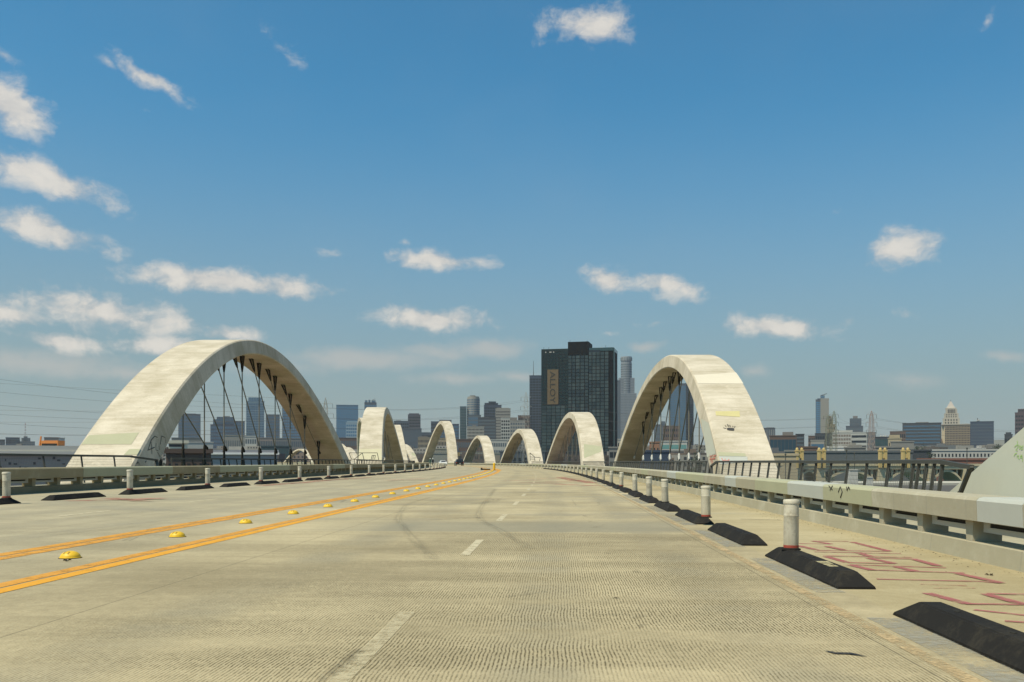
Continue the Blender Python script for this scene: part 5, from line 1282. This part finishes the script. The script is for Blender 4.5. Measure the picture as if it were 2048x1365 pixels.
tower('small stepped grey tower low in the handprint arch', 1308, 1331, 850, 2200, W_SLATE, GL_GREY, 6, 10, steps=[(1322, 1330, 843)])
tower('brown flat roofed block low in the handprint arch', 1326, 1360, 853, 1700, W_BROWN, GL_DARK, 8, 8, .6, .5, mech=[(1331, 1350, 851)])
tower('pale green and white banded building in the handprint arch', 1322, 1374, 884, 800, W_WHITE, fmat('green ribbon glass', (.12, .26, .25), .3), 1, 5, .98, .5)
tower('reddish brown box building in the handprint arch', 1299, 1319, 886, 750, fmat('red brown stucco', (.24, .13, .08), .85), GL_DARK, 3, 3, .4, .4)
tower('long dark warehouse behind the hangers of the handprint arch', 1262, 1340, 905, 420, W_NAVY, GL_DARK, 0, 0, name='warehouse', cat='building')
tower('grey blue tower with vertical fins just right of the handprint arch', 1527, 1550, 857, 1900, W_SLATE, W_PALE, 5, 1, .25, .98, mech=[(1533, 1548, 855)])
tower('dark brick hall with blue glass front right of the handprint arch', 1540, 1592, 873, 900, W_BROWN, fmat('deep blue front glass', (.02, .05, .075), .2), 7, 2, .92, .8, mech=[(1565, 1586, 864)])
tower('dark striped block beside the brick hall', 1592, 1608, 870, 950, W_DARK, GL_GREY, 1, 12, .95, .45)
tower('low grey green shed right of the handprint arch foot', 1570, 1592, 904, 500, W_GREY, GL_TEAL, 4, 1, .7, .3, name='shed', cat='building')
o = tower('tall slim tower with a roof crane above the lattice pylons', 1632, 1657, 800, 2100, W_SLATE, GL_BLUE2, 4, 34, .9, .7, steps=[(1635, 1656, 797), (1641, 1649, 791)])
u = 2100 / FPX; mb = MB(); mb.box((1641 - 1644.5) * u, (1657 - 1644.5) * u, -.9, 0, (HZ - 870) * u + 19, (HZ - 797) * u + 19); mb.build('concrete_frame', fmat('bare concrete frame', (.22, .21, .185), .85), o)
mb = MB(); mb.bar((-3 * u, 5, (HZ - 791) * u + 19), (9 * u, 5, (HZ - 787.5) * u + 19), 1.2); mb.build('crane_jib', M_STEEL, o)
tower('old beige setback tower behind the lattice pylon', 1655, 1670, 850, 1700, W_BEIGE, GL_DARK, 6, 10, .5, .5, steps=[(1657, 1666, 838), (1658, 1663, 832)])
tower('grey stepped tower between the two lattice pylons', 1693, 1725, 853, 2200, W_SLATE, GL_GREY, 8, 10, .6, .6, steps=[(1700, 1722, 837)], mech=[(1706, 1715, 832)])
tower('dark block in front of the tall slim tower', 1631, 1666, 868, 1500, W_DARK, GL_DARK, 8, 5)
tower('small brown block left of the tall slim tower', 1617, 1633, 873, 1550, W_BROWN, GL_DARK, 5, 6)
tower('low blue and cream office with overhanging roof', 1622, 1648, 882, 1000, W_PALE, GL_BLUE, 1, 4, .95, .5)
tower('pink and white gridded hotel with a brown roof storey', 1665, 1703, 866, 1300, W_WHITE, W_BROWN, 12, 11, .6, .6, steps=[(1669, 1704, 861)])
tower('white building with dark window bands right of the gridded hotel', 1703, 1733, 866, 1250, W_WHITE, GL_DARK, 1, 8, .96, .45)
tower('grey block behind the striped lattice pylon', 1733, 1751, 866, 1350, W_GREY, GL_GREY, 5, 8)
o = tower('dark glass hall with white domes on its roof', 1750, 1788, 875, 1300, W_DARK, GL_TEAL, 8, 4, .85, .8)
for px in (1762, 1767.5, 1771.5): mb = MB(); mb.lathe([(1.6, (HZ - 875) * 1300 / FPX + 19), (1.5, (HZ - 874) * 1300 / FPX + 20), (.5, (HZ - 873) * 1300 / FPX + 20.6)], 10, ((px - 1769) * 1300 / FPX, 8)); mb.build('roof_dome', W_WHITE, o)
tower('brown low tower behind the dark glass hall', 1781, 1810, 864, 1700, W_BROWN, GL_DARK, 8, 6)
tower('wide dark office slab with thin blue bands', 1808, 1879, 847, 1800, W_DARK, GL_BLUE, 1, 14, .98, .35, mech=[(1832, 1856, 844)])
tower('beige stepped building left of the second pair of yellow pylons', 1777, 1802, 878, 900, W_TAN, GL_DARK, 6, 4, .4, .4, steps=[(1779, 1799, 870)])
tower('blank grey wall building behind the yellow pylons', 1783, 1826, 885, 800, W_GREY, GL_DARK, 0, 0)
# town hall with its pyramid-topped tower
D0 = 2000.0; u = D0 / FPX; xc = 1915.0
th = thing('city_hall', 'pale town hall with gridded block and pyramid topped tower', 'town hall', ((xc - CXP) * u, D0, GZ), -math.atan2((xc - CXP) * u, D0))
Z = lambda y: EYE + (HZ - y) * u - GZ
XX = lambda px: (px - xc) * u
W_CH = fmat('warm grey granite', (.22, .175, .12), .85); W_CHL = fmat('pale terracotta', (.35, .32, .265), .8)
mb = MB(); mb.box(XX(1892), XX(1945), 0, 60, 0, Z(850)); bk = mb.build('front_block', W_CH, th)
mb = MB(); pane_grid(mb, XX(1892.5), XX(1944.5), Z(915), Z(852), 19, 14, .55, .55); tag(mb.build('window_grid', GL_DARK, bk), kind='stuff')
mb = MB(); mb.add([(XX(1892), 0, 0), (XX(1886), 12, 0), (XX(1886), 60, 0), (XX(1892), 60, 0), (XX(1892), 0, Z(849.5)), (XX(1886), 12, Z(849.5)), (XX(1886), 60, Z(849.5)), (XX(1892), 60, Z(849.5))], [(0, 4, 5, 1), (1, 5, 6, 2), (4, 7, 6, 5)]); mb.build('side_wall', fmat('sunlit terracotta', (.52, .42, .27), .85), th)  # lighter than the front: sunlight on this side is in its colour
mb = MB(); mb.box(XX(1885.5), XX(1945.5), -1.2, 60, Z(850), Z(848.3)); mb.build('cornice', W_CHL, th)
for (a, b, y0, y1, d0, d1) in ((1888, 1919, 849, 836, 14, 52), (1890.5, 1917, 836, 826, 17, 49), (1893, 1914.5, 826, 817, 20, 46)):
    mb = MB(); mb.box(XX(a), XX(b), d0, d1, Z(y0), Z(y1)); st = mb.build('tower_stage', W_CHL, th)
    mb = MB(); pane_grid(mb, XX(a) + 3, XX(b) - 3, Z(y0) + 1, Z(y1) - 1, 5, 2, .45, .6, d0 - .12); tag(mb.build('window_grid', GL_DARK, st), kind='stuff')
mb = MB(); mb.box(XX(1897), XX(1911), 19.2, 20.2, Z(826), Z(818)); mb.build('belfry_opening', GL_DARK, th)
for i in range(6): mb = MB(); px = 1897.6 + 2.5 * i; mb.box(XX(px) - .5, XX(px) + .5, 18.4, 19.3, Z(826), Z(818)); mb.build('column', W_CHL, th)
mb = MB(); mb.box(XX(1892.5), XX(1912.5), 20, 46, Z(817), Z(815)); mb.build('tower_cornice', W_CHL, th)
mb = MB(); mb.frustum((XX(1894), XX(1911.5), 22, 44), (XX(1896), XX(1909.5), 25, 41), Z(815), Z(812.5)); mb.build('pyramid_base', W_CHL, th)
mb = MB(); mb.frustum((XX(1896), XX(1909.5), 25, 41), (XX(1901.6), XX(1903.4), 32, 34), Z(812.5), Z(801)); mb.build('pyramid_roof', fmat('pyramid stone', (.36, .32, .28), .85), th)
mb = MB(); mb.tube([(XX(1902.5), 33, Z(801)), (XX(1902.5), 33, Z(798.5))], .5, 5); mb.build('finial', M_STEEL, th)
mb = MB(); mb.box(XX(1859), XX(1886), 5, 50, 0, Z(882)); wg = mb.build('low_wing', W_CHL, th)
mb = MB(); pane_grid(mb, XX(1860), XX(1885.5), Z(915), Z(884), 9, 6, .5, .55, 4.88); tag(mb.build('window_grid', GL_GREY, wg), kind='stuff')
mb = MB(); mb.frustum((XX(1859), XX(1887), 5, 50), (XX(1864), XX(1887), 12, 45), Z(882), Z(876.5)); mb.build('wing_roof', W_BROWN, th)
mb = MB(); mb.box(XX(1945), XX(1951), 6, 50, 0, Z(876)); mb.build('end_pier', W_CHL, th)
o = tower('dark office block with thin pale bands right of the town hall', 1943, 1985, 844, 1900, W_NAVY, GL_GREY, 1, 15, .97, .22)
u = 1900 / FPX; mb = MB(); mb.tube([(-8 * u, 10, (HZ - 844) * u + 19), (-8 * u, 10, (HZ - 836) * u + 19)], .8, 5); mb.build('mast', M_STEEL, o)
for px in (1956, 1958.5): mb = MB(); mb.lathe([(.6, (HZ - 843) * u + 19), (1.8, (HZ - 841) * u + 19), (1.4, (HZ - 839.5) * u + 19)], 10, ((px - 1964) * u, 8)); mb.build('satellite_dish', W_WHITE, o)
tower('dark reddish tower at the right edge above the sage arch leg', 2032, 2062, 826, 1700, fmat('dark red granite', (.07, .05, .055), .6), GL_DARK, 6, 14, .8, .5, steps=[(2037, 2062, 818)])
tower('low pavilion tower peeping over the sage arch leg', 2010, 2024, 870, 1300, W_DARK, GL_DARK, 3, 3, steps=[(2012, 2022, 865)])
# long white low buildings near the river
tower('long white building with small square windows right of the yellow pylons', 1858, 2060, 902, 520, fmat('grey white stucco', (.33, .33, .31), .8), GL_DARK, 30, 3, .42, .40, depth=20, zb=-6.0, cat='building', name='long_building')
tower('dark flat roofed block beside the long white building', 1815, 1860, 903, 500, W_DARK, GL_DARK, 0, 0, cat='building', name='flat_block')
tower('grey building with a row of small windows behind the first yellow pylons', 1690, 1730, 897, 600, W_GREY, GL_DARK, 9, 3, .35, .35, cat='building', name='grey_building')
tower('white cornered grey building behind the yellow pylons', 1655, 1692, 896, 620, fmat('light grey stucco', (.50, .50, .48), .8), GL_DARK, 8, 3, .3, .3, cat='building', name='grey_building')
tower('pale grey row with square windows between the yellow pylons', 1748, 1806, 896, 560, W_GREY, GL_DARK, 14, 3, .4, .4, cat='building', name='grey_building')
tower('long dark slate shed behind the yellow pylons', 1604, 1816, 906, 460, fmat('slate grey metal', (.075, .085, .095), .7), GL_DARK, 0, 0, depth=30, cat='building', name='shed')
tower('dark block with ribbed wall left of the second yellow pylon', 1600, 1634, 896, 640, W_BROWN, GL_DARK, 8, 2, .5, .8, cat='building', name='ribbed_block')
tower('beige retaining wall at the foot of the handprint arch', 1520, 1594, 912, 380, W_TAN, GL_DARK, 0, 0, depth=12, cat='wall', name='retaining_wall')
tower('reddish brick terrace below the long white building', 1845, 2070, 921, 430, fmat('dull red brick', (.16, .075, .055), .9), GL_DARK, 26, 3, .4, .5, depth=15, cat='building', name='brick_terrace')
tower('low grey hall behind the left part of the glass tower arches', 860, 1000, 908, 800, fmat('grey green roof metal', (.20, .215, .19), .8), GL_DARK, 0, 0, depth=40, cat='building', name='low_hall')
tower('dark long shed beyond the arch left of the glass tower', 1000, 1090, 905, 760, W_SLATE, GL_DARK, 8, 2, .5, .4, depth=30, cat='building', name='shed')
tower('dark shed behind the arch in front of the glass hotel', 1090, 1215, 905, 780, W_DARK, GL_GREY, 16, 3, .5, .4, depth=30, cat='building', name='shed')
tower('grey shed with ribbed roof behind the tall slender arch', 858, 912, 899, 900, fmat('ribbed metal', (.27, .26, .20), .7), W_GREY, 14, 1, .5, .9, depth=30, cat='building', name='shed')

# ------------------------------------------------------------------ old river bridge with yellow pylons
D0 = 380.0; u = D0 / FPX
xb0, xb1 = (1500 - CXP) * u, (2070 - CXP) * u
ob = thing('river_bridge', 'old concrete arch bridge with four yellow pylons beyond the right railing', 'bridge', (xb0, D0, -13))
Zr = lambda y: EYE - (y - HZ) * u
W_OB = fmat('old cream concrete', (.46, .40, .27), .9, var=.2); W_YP = fmat('yellow ochre pylon', (.48, .36, .15), .85, var=.22)
mb = MB(); mb.box(xb0, xb1, D0, D0 + 16, Zr(939), Zr(932)); mb.build('deck', W_OB, ob, True)
mb = MB(); mb.box(xb0, xb1, D0 - .5, D0 - .1, Zr(932) + .05, Zr(928)); mb.build('parapet', W_OB, ob, True)
spans = [(1510, 1590), (1606, 1634), (1650, 1755), (1776, 1856), (1866, 1926), (1936, 2000)]
for a, b in spans:
    x0, x1 = (a - CXP) * u, (b - CXP) * u; n = 16; mb = MB(); rise = min(24, (b - a) * .36)
    for i in range(n):
        q0, q1 = i / n, (i + 1) / n
        f = lambda q: Zr(939.2 + rise * (2 * q - 1) ** 2)
        for (ya, yb) in ((D0 + .5, D0 + 15.5),):
            xa, xe = x0 + (x1 - x0) * q0, x0 + (x1 - x0) * q1; ta, te = f(q0), f(q1)
            mb.add([(xa, ya, ta - 1.0), (xe, ya, te - 1.0), (xe, ya, te), (xa, ya, ta), (xa, yb, ta - 1.0), (xe, yb, te - 1.0), (xe, yb, te), (xa, yb, ta)],
                   [(0, 1, 2, 3), (7, 6, 5, 4), (3, 2, 6, 7), (1, 0, 4, 5)])
    mb.build('arch_ring', W_OB, ob, True)
    k = max(2, int((b - a) / 9))
    for i in range(1, k):
        q_ = i / k; x = x0 + (x1 - x0) * q_; zt = Zr(939); zl = Zr(939.2 + rise * (2 * q_ - 1) ** 2)
        if zt - zl > .6:
            mb = MB(); mb.box(x - .35, x + .35, D0 + .8, D0 + 1.6, zl, zt); mb.build('spandrel_column', W_OB, ob, True)
for a, b in ((1590, 1606), (1634, 1650), (1756, 1775), (1857, 1866), (1927, 1936)):
    mb = MB(); mb.box((a - CXP) * u, (b - CXP) * u, D0 - .6, D0 + 16.5, -13, Zr(939)); mb.build('pier', W_OB, ob, True)
for px in (1597, 1641, 1763, 1808.5):
    x = (px - CXP) * u; hw = 7.2 * u
    py_ = bpy.data.objects.new('pylon', None); COL.objects.link(py_); py_.parent = ob; py_.matrix_parent_inverse = world_of(ob).inverted(); py_.location = (x, D0 - 2.2, Zr(936))
    hz = Zr(896) - Zr(936)
    for s_ in (-1, 1):
        mb = MB(); mb.box(s_ * hw - (.85 if s_ > 0 else 0), s_ * hw + (.85 if s_ < 0 else 0), 0, 2.0, 0, hz - .9); mb.box(s_ * hw - (1.2 if s_ > 0 else .15), s_ * hw + (1.2 if s_ < 0 else .15), -.15, 2.15, hz - 1.5, hz - 1.1); mb.build('shaft', W_YP, py_)
        c_ = s_ * (hw - .52); mb = MB(); mb.lathe([(.62, hz - .9), (.60, hz - .5), (.42, hz - .1), (.1, hz + .05)], 10, (c_, 1.0)); mb.build('cap', W_YP, py_)
    mb = MB(); mb.box(-hw + .85, hw - .85, .25, 1.75, hz * .48, hz - 1.6); mb.build('lintel', W_YP, py_)
# concrete river piers in front of it
def pierblock(label, px0, px1, y0, y1, D):
    u = D / FPX; o = thing('concrete_block', label, 'concrete block', ((px0 + px1) / 2 * u - CXP * u, D, EYE - (y1 - HZ) * u)); hw = (px1 - px0) / 2 * u; h = (y1 - y0) * u
    mb = MB(); mb.frustum((-hw, hw, 0, hw * 1.6), (-hw * .86, hw * .9, .1, hw * 1.4), -12, h); mb.build('body', fmat('grey white pier', (.50, .49, .45), .9, var=.2), o)
    mb = MB(); mb.box(-hw * .9, hw * .94, -.05, hw * 1.5, h, h + .2); mb.build('cap', fmat('grey white pier', (.50, .49, .45), .9, var=.2), o)
pierblock('pale concrete pier block seen between the railing posts', 1698, 1717, 941, 968, 230)
pierblock('smaller pale concrete pier block right of the larger one', 1733, 1747, 956, 975, 220)
# river bank bands seen through the railing
def bank(name, y, D0_, D1_, x0, x1, z, mat):
    mb = MB(); mb.add([(x0, D0_, z), (x1, D0_, z), (x1, D1_, z + .02), (x0, D1_, z + .02), (x0, D0_, z - 2), (x1, D0_, z - 2)], [(0, 1, 2, 3), (4, 5, 1, 0)]); tag(mb.build(name, mat), kind='structure')
bank('river_bank', 0, 150, 200, 30, 160, -6.0, fmat('pale bank concrete', (.42, .40, .34), .95, var=.2))
bank('rail_yard', 0, 205, 330, 30, 260, -7.2, fmat('dark ballast', (.075, .068, .06), .95, var=.3))
bank('riverside_road', 0, 332, 362, 30, 300, -6.4, fmat('pale bank concrete', (.42, .40, .34), .95))

# ------------------------------------------------------------------ lattice pylons and power lines
def pylon(label, px, ytop, D, wb, wt, arms, paint, base=GZ):
    x = (px - CXP) / FPX * D; zt = EYE + (HZ - ytop) / FPX * D; H = zt - base
    o = thing('lattice_pylon', label, 'pylon', (x, D, base), 0)
    body = MB(); n = 14; zs = [H * (1 - (1 - i / n) ** 1.25) for i in range(n + 1)]; r = .05 * max(1, D / 300)
    wz = lambda z: wb + (wt - wb) * (z / (H * .93)) ** .75 if z < H * .93 else wt * max(.06, 1 - (z - H * .93) / (H * .07))
    cs = lambda z: [(-wz(z) / 2, -wz(z) / 2, z), (wz(z) / 2, -wz(z) / 2, z), (wz(z) / 2, wz(z) / 2, z), (-wz(z) / 2, wz(z) / 2, z)]
    leg, br = [MB() for _ in range(4)], MB()
    for i in range(n):
        A_, B_ = cs(zs[i]), cs(zs[i + 1])
        for q in range(4):
            leg[q].bar(A_[q], B_[q], r * 1.7); br.bar(A_[q], B_[(q + 1) % 4], r); br.bar(A_[(q + 1) % 4], B_[q], r); br.bar(B_[q], B_[(q + 1) % 4], r)
    for q in range(4): leg[q].build('leg', paint, o)
    tag(br.build('bracing', paint, o), kind='stuff')
    tips = []
    for (y, half) in arms:
        z = EYE + (HZ - y) / FPX * D - base; hl = half / FPX * D
        for s_ in (-1, 1):
            mb = MB(); w2 = wz(z) / 2
            mb.bar((s_ * w2, -w2, z), (s_ * hl, 0, z), r * 1.4); mb.bar((s_ * w2, w2, z), (s_ * hl, 0, z), r * 1.4); mb.bar((s_ * w2, 0, z + 1.6), (s_ * hl, 0, z), r); a_ = mb.build('cross_arm', paint, o)
            mb = MB(); mb.tube([(s_ * hl, 0, z), (s_ * hl, 0, z - 1.9)], r * .9, 5); mb.build('insulator', M_SOCK, a_)
            tips.append((x + s_ * hl, D, base + z - 1.9))
    return tips
P_PALE = fmat('weathered pylon steel', (.40, .38, .33), .6, .3); P_RED = fmat('red and white pylon steel', (.33, .25, .22), .7); P_GREEN = fmat('olive pylon steel', (.20, .21, .15), .7)
TA = pylon('lattice pylon rising behind the far leg of the largest left arch', 651, 796, 420, 4.5, 1.5, ((808, 14), (828, 16), (848, 14)), P_PALE)
TB = pylon('tall lattice pylon left of the slate slab and glass tower', 1052, 785, 520, 5, 1.9, ((795, 10), (814, 11), (833, 10)), P_PALE)
TC = pylon('twin lattice pylon in front of the tall slim tower', 1668, 822, 560, 4.6, 2.0, ((830, 9), (846, 9), (861, 9)), P_GREEN)
TD = pylon('red and white lattice pylon right of the gridded hotel', 1743, 822, 480, 4.6, 1.6, ((830, 10), (846, 11), (861, 10)), P_RED, base=-12)
TE = pylon('olive lattice pylon left partner of the twin pair', 1656, 830, 580, 4.6, 2.0, ((833, 9),), P_GREEN)
P_WIRE = plain('power line wire', (.10, .10, .10), .6)
def wire(a, b, sag, label, r=.045, n=14):
    pts = [(a[0] + (b[0] - a[0]) * t, a[1] + (b[1] - a[1]) * t, a[2] + (b[2] - a[2]) * t - sag * 4 * t * (1 - t)) for t in np.linspace(0, 1, n)]
    o = thing('power_line', label, 'power line', a, 0, 'power lines')
    mb = MB(); mb.tube(pts, r, 4); mb.build('wire', P_WIRE, o, True)
lefts = [(-360, 702), (-360, 742), (-360, 772), (-360, 800), (-360, 818), (-360, 848)]
def rank(k, n): return 'uppermost' if k == 0 else ('lowest' if k == n - 1 else ordinal(k + 1) + ' from the top')
def wires(pairs, sag, text, r=.036):
    pairs = sorted(pairs, key=lambda p: -(p[0][2] + p[1][2]))
    for k, (a_, b_) in enumerate(pairs): wire(a_, b_, sag + .25 * (k % 2), '%s power line %s' % (rank(k, len(pairs)), text), r)
wires([(t_, at(px, py, 300)) for t_, (px, py) in zip(TA, lefts)], 3.5, 'sloping left of the largest arch', .036)
wires([(at(px, py, D_), at(qx, qy, D_)) for px, py, qx, qy, D_ in ((-300, 815, 640, 822, 380), (-300, 843, 640, 841, 380), (-300, 866, 640, 866, 380), (-300, 748, 640, 800, 380))], .6, 'running level behind the largest arch')
wires(list(zip(TA, TB)), 2.5, 'between the left and the central pylon')
wires(list(zip(TB, TC)), 5.0, 'from the central pylon to the twin pylons')
wires(list(zip(TC, TD)), 3.0, 'between the twin and the striped pylon')
wires(list(zip(TD, (at(2200, 858, 460), at(2200, 862, 460), at(2200, 875, 460), at(2200, 880, 460), at(2200, 893, 460), at(2200, 897, 460)))), 3.0, 'right of the striped pylon')
# street lamps / poles in front of the river bridge
for i, (px, yt) in enumerate(((1571, 911), (1693, 903), (1709, 908), (1934, 899))):
    D_ = 360; p = at(px, 940, D_)
    o = thing('lamp_post', ('dark lamp post near the handprint arch foot', 'tall thin pole between the yellow pylon pairs', 'shorter pole right of the tall thin one', 'dark pole in front of the long white building')[i], 'lamp post', p)
    h = (940 - yt) / FPX * D_; mb = MB(); mb.tube([(0, 0, -6), (0, 0, h)], .16, 6); mb.build('pole', M_STEEL, o)
    mb = MB(); mb.lathe([(.1, h - .1), (.35, h + .1), (.38, h + .5), (.1, h + .75)], 8); mb.build('head', M_STEEL, o)

# ------------------------------------------------------------------ trees
def leafmat(name, col):
    m, nt = newmat(name); co = nt.n('ShaderNodeTexCoord').outputs['Object']; a = nt.noise(co, .7, 4.0)
    finish(nt, nt.mix(a, tuple(x * .5 for x in col), tuple(x * 1.5 for x in col)), .8); return m
LEAF = leafmat('tree leaves', (.055, .075, .03)); LEAF2 = leafmat('dark tree leaves', (.032, .052, .028)); BARK = plain('bark', (.09, .07, .05), .9)
def tree(label, px, ytop, D, wpx, zb, mat=LEAF, seed=0):
    r = random.Random(seed); x = (px - CXP) / FPX * D; zt = EYE + (HZ - ytop) / FPX * D; h = zt - zb; w_ = wpx / FPX * D
    o = thing('tree', label, 'tree', (x, D, zb), 0, 'trees in the city')
    mb = MB(); mb.tube([(0, 0, 0), (.2, 0, h * .35), (0, .2, h * .6)], [h * .035, h * .025, h * .012], 6)
    for i in range(5):
        a = r.uniform(0, 6.28); mb.tube([(0, 0, h * (.3 + .06 * i)), (math.cos(a) * w_ * .28, math.sin(a) * w_ * .28, h * (.55 + .06 * i))], [h * .014, h * .006], 5)
    mb.build('trunk', BARK, o)
    mb = MB()
    cl = [(r.gauss(0, .24) * w_, r.gauss(0, .24) * w_, h * r.uniform(.42, .9), w_ * r.uniform(.14, .25)) for _ in range(16)]
    for (cx_, cy_, cz, cr) in cl:
        for _ in range(46):
            d = Vector((r.gauss(0, 1), r.gauss(0, 1), r.gauss(0, .8))).normalized() * cr * r.uniform(.5, 1.05); c_ = Vector((cx_, cy_, cz)) + d
            s_ = w_ * r.uniform(.025, .055); a1 = Vector((r.gauss(0, 1), r.gauss(0, 1), r.gauss(0, 1))).normalized(); a2 = a1.cross(Vector((r.gauss(0, 1), r.gauss(0, 1), r.gauss(0, 1)))).normalized()
            mb.add([c_ - a1 * s_, c_ + a2 * s_ * .6, c_ + a1 * s_, c_ - a2 * s_ * .6], [(0, 1, 2, 3)])
    mb.build('crown', mat, o)
for i, a in enumerate((('dark green tree low inside the handprint arch', 1285, 897, 480, 26, GZ, LEAF2), ('bushy tree beside the brown box building in the handprint arch', 1392, 897, 500, 24, GZ, LEAF),
                       ('dark tree left of the long white building', 1866, 899, 480, 20, -8, LEAF2), ('bushy green tree right of the town hall office block', 1996, 886, 900, 30, GZ, LEAF2), ('second bushy tree near the sage arch leg', 2018, 890, 850, 26, GZ, LEAF2),
                       ('green tree between the yellow pylons', 1723, 899, 520, 18, -8, LEAF2), ('olive tree below the river bridge', 1659, 941, 330, 20, -13, LEAF), ('tree behind the white domes hall', 1838, 884, 1000, 26, GZ, LEAF2), ('tree low right of the glass tower', 1247, 893, 520, 16, GZ, LEAF2),
                       ('tree in the gap under the arch before the glass tower', 1140, 903, 500, 18, GZ, LEAF2), ('small tree left of the cream building', 322, 893, 600, 16, GZ, LEAF2))):
    tree(a[0], a[1], a[2], a[3], a[4], a[5], a[6], i + 5)

# ------------------------------------------------------------------ far mass of roofs, hills
m, nt = newmat('roof mass'); at_ = nt.n('ShaderNodeAttribute', attribute_name='tone'); co = nt.n('ShaderNodeTexCoord').outputs['Object']
finish(nt, nt.mix(nt.m('MULTIPLY', nt.noise(co, .15, 3.0), .4), at_.outputs['Color'], (.08, .08, .08)), .85)
mb = MB(); tones = []
pal = [(.42, .39, .33), (.30, .28, .25), (.55, .52, .46), (.16, .13, .11), (.10, .105, .115), (.34, .26, .20), (.22, .23, .24), (.60, .58, .54), (.12, .10, .09)]
r = random.Random(21)
for i in range(900):
    D_ = r.uniform(560, 2600); px = r.uniform(-60, 2120)
    if 640 < D_ < 1000 and 1060 < px < 1250: continue
    if D_ < 830 and -290 < (px - CXP) / FPX * D_ < -40: continue
    w_ = r.uniform(10, 42); dd = r.uniform(10, 30); yt = r.uniform(890, 913) if D_ > 1100 else r.uniform(903, 918)
    x = (px - CXP) / FPX * D_; zt = EYE + (HZ - yt) / FPX * D_
    if zt < GZ + 4: zt = GZ + r.uniform(4, 12)
    b = len(mb.f); mb.box(x - w_ / 2, x + w_ / 2, D_, D_ + dd, GZ, zt)
    if r.random() < .5: mb.box(x - w_ * .2, x + w_ * .1, D_ + 2, D_ + dd * .5, zt, zt + r.uniform(1, 3))
    t_ = r.choice(pal); k = r.uniform(.45, .85); tones += [tuple(c_ * k for c_ in t_)] * (len(mb.f) - b)
    if r.random() < .7:
        n_ = int(w_ / 3.5); b = len(mb.f)
        for fl in range(max(1, int((zt - GZ) / 4))):
            for q_ in range(n_): xx = x - w_ / 2 + w_ * (q_ + .5) / n_; zz = zt - 1.2 - 4 * fl; mb.box(xx - .8, xx + .8, D_ - .1, D_, zz - 1.8, zz)
        tones += [(.03, .035, .04)] * (len(mb.f) - b)
oo = mb.build('distant_rooftops', m)
ca = oo.data.color_attributes.new('tone', 'FLOAT_COLOR', 'CORNER'); arr = np.zeros((len(oo.data.loops), 4), dtype=np.float32); k = 0
for p_ in oo.data.polygons:
    arr[p_.loop_start:p_.loop_start + p_.loop_total, :3] = tones[p_.index]; arr[p_.loop_start:p_.loop_start + p_.loop_total, 3] = 1
ca.data.foreach_set('color', arr.ravel())
tag(oo, 'crowded mass of far low roofs filling the foot of the skyline', 'buildings', kind='stuff')

mb = MB(); n = 140; D_ = 7000.0
for i in range(n + 1):
    a = -1.3 + 2.6 * i / n; R_ = 6700
    px = CXP + FPX * math.tan(max(-1.25, min(1.25, a)))
    hgt = 60 + 45 * math.sin(a * 7.3 + 1) + 35 * math.sin(a * 17.1) + 18 * math.sin(a * 41) + (110 * math.exp(-((a - .50) / .10) ** 2))
    for (dr, hz) in ((0, GZ), (250, GZ + max(25, hgt) * .6), (480, GZ + max(30, hgt))): mb.v.append(((R_ + dr) * math.sin(a), (R_ + dr) * math.cos(a), hz))
for i in range(n):
    for j in range(2): mb.f.append((3 * i + j, 3 * i + 3 + j, 3 * i + 4 + j, 3 * i + 1 + j)); mb.mi.append(0)
hm = fmat('dry hills', (.12, .115, .08), .95, var=.3)
hl = mb.build('hills', hm, smooth=True); tag(hl, kind='structure')

# ------------------------------------------------------------------ haze: the air between here and the hills
mb = MB(); mb.box(-7600, 7600, -800, 7700, GZ - 1.0, 330.0)
m = bpy.data.materials.new('haze'); m.use_nodes = True; nt = NT(m.node_tree)
pv = nt.n('ShaderNodeVolumePrincipled', {'Color': (0.93, 0.96, 1.0, 1), 'Density': 0.000048, 'Anisotropy': 0.25})
nt.n('ShaderNodeOutputMaterial', {'Volume': pv.outputs[0]})
hz_ = mb.build('haze', m); tag(hz_, kind='stuff')
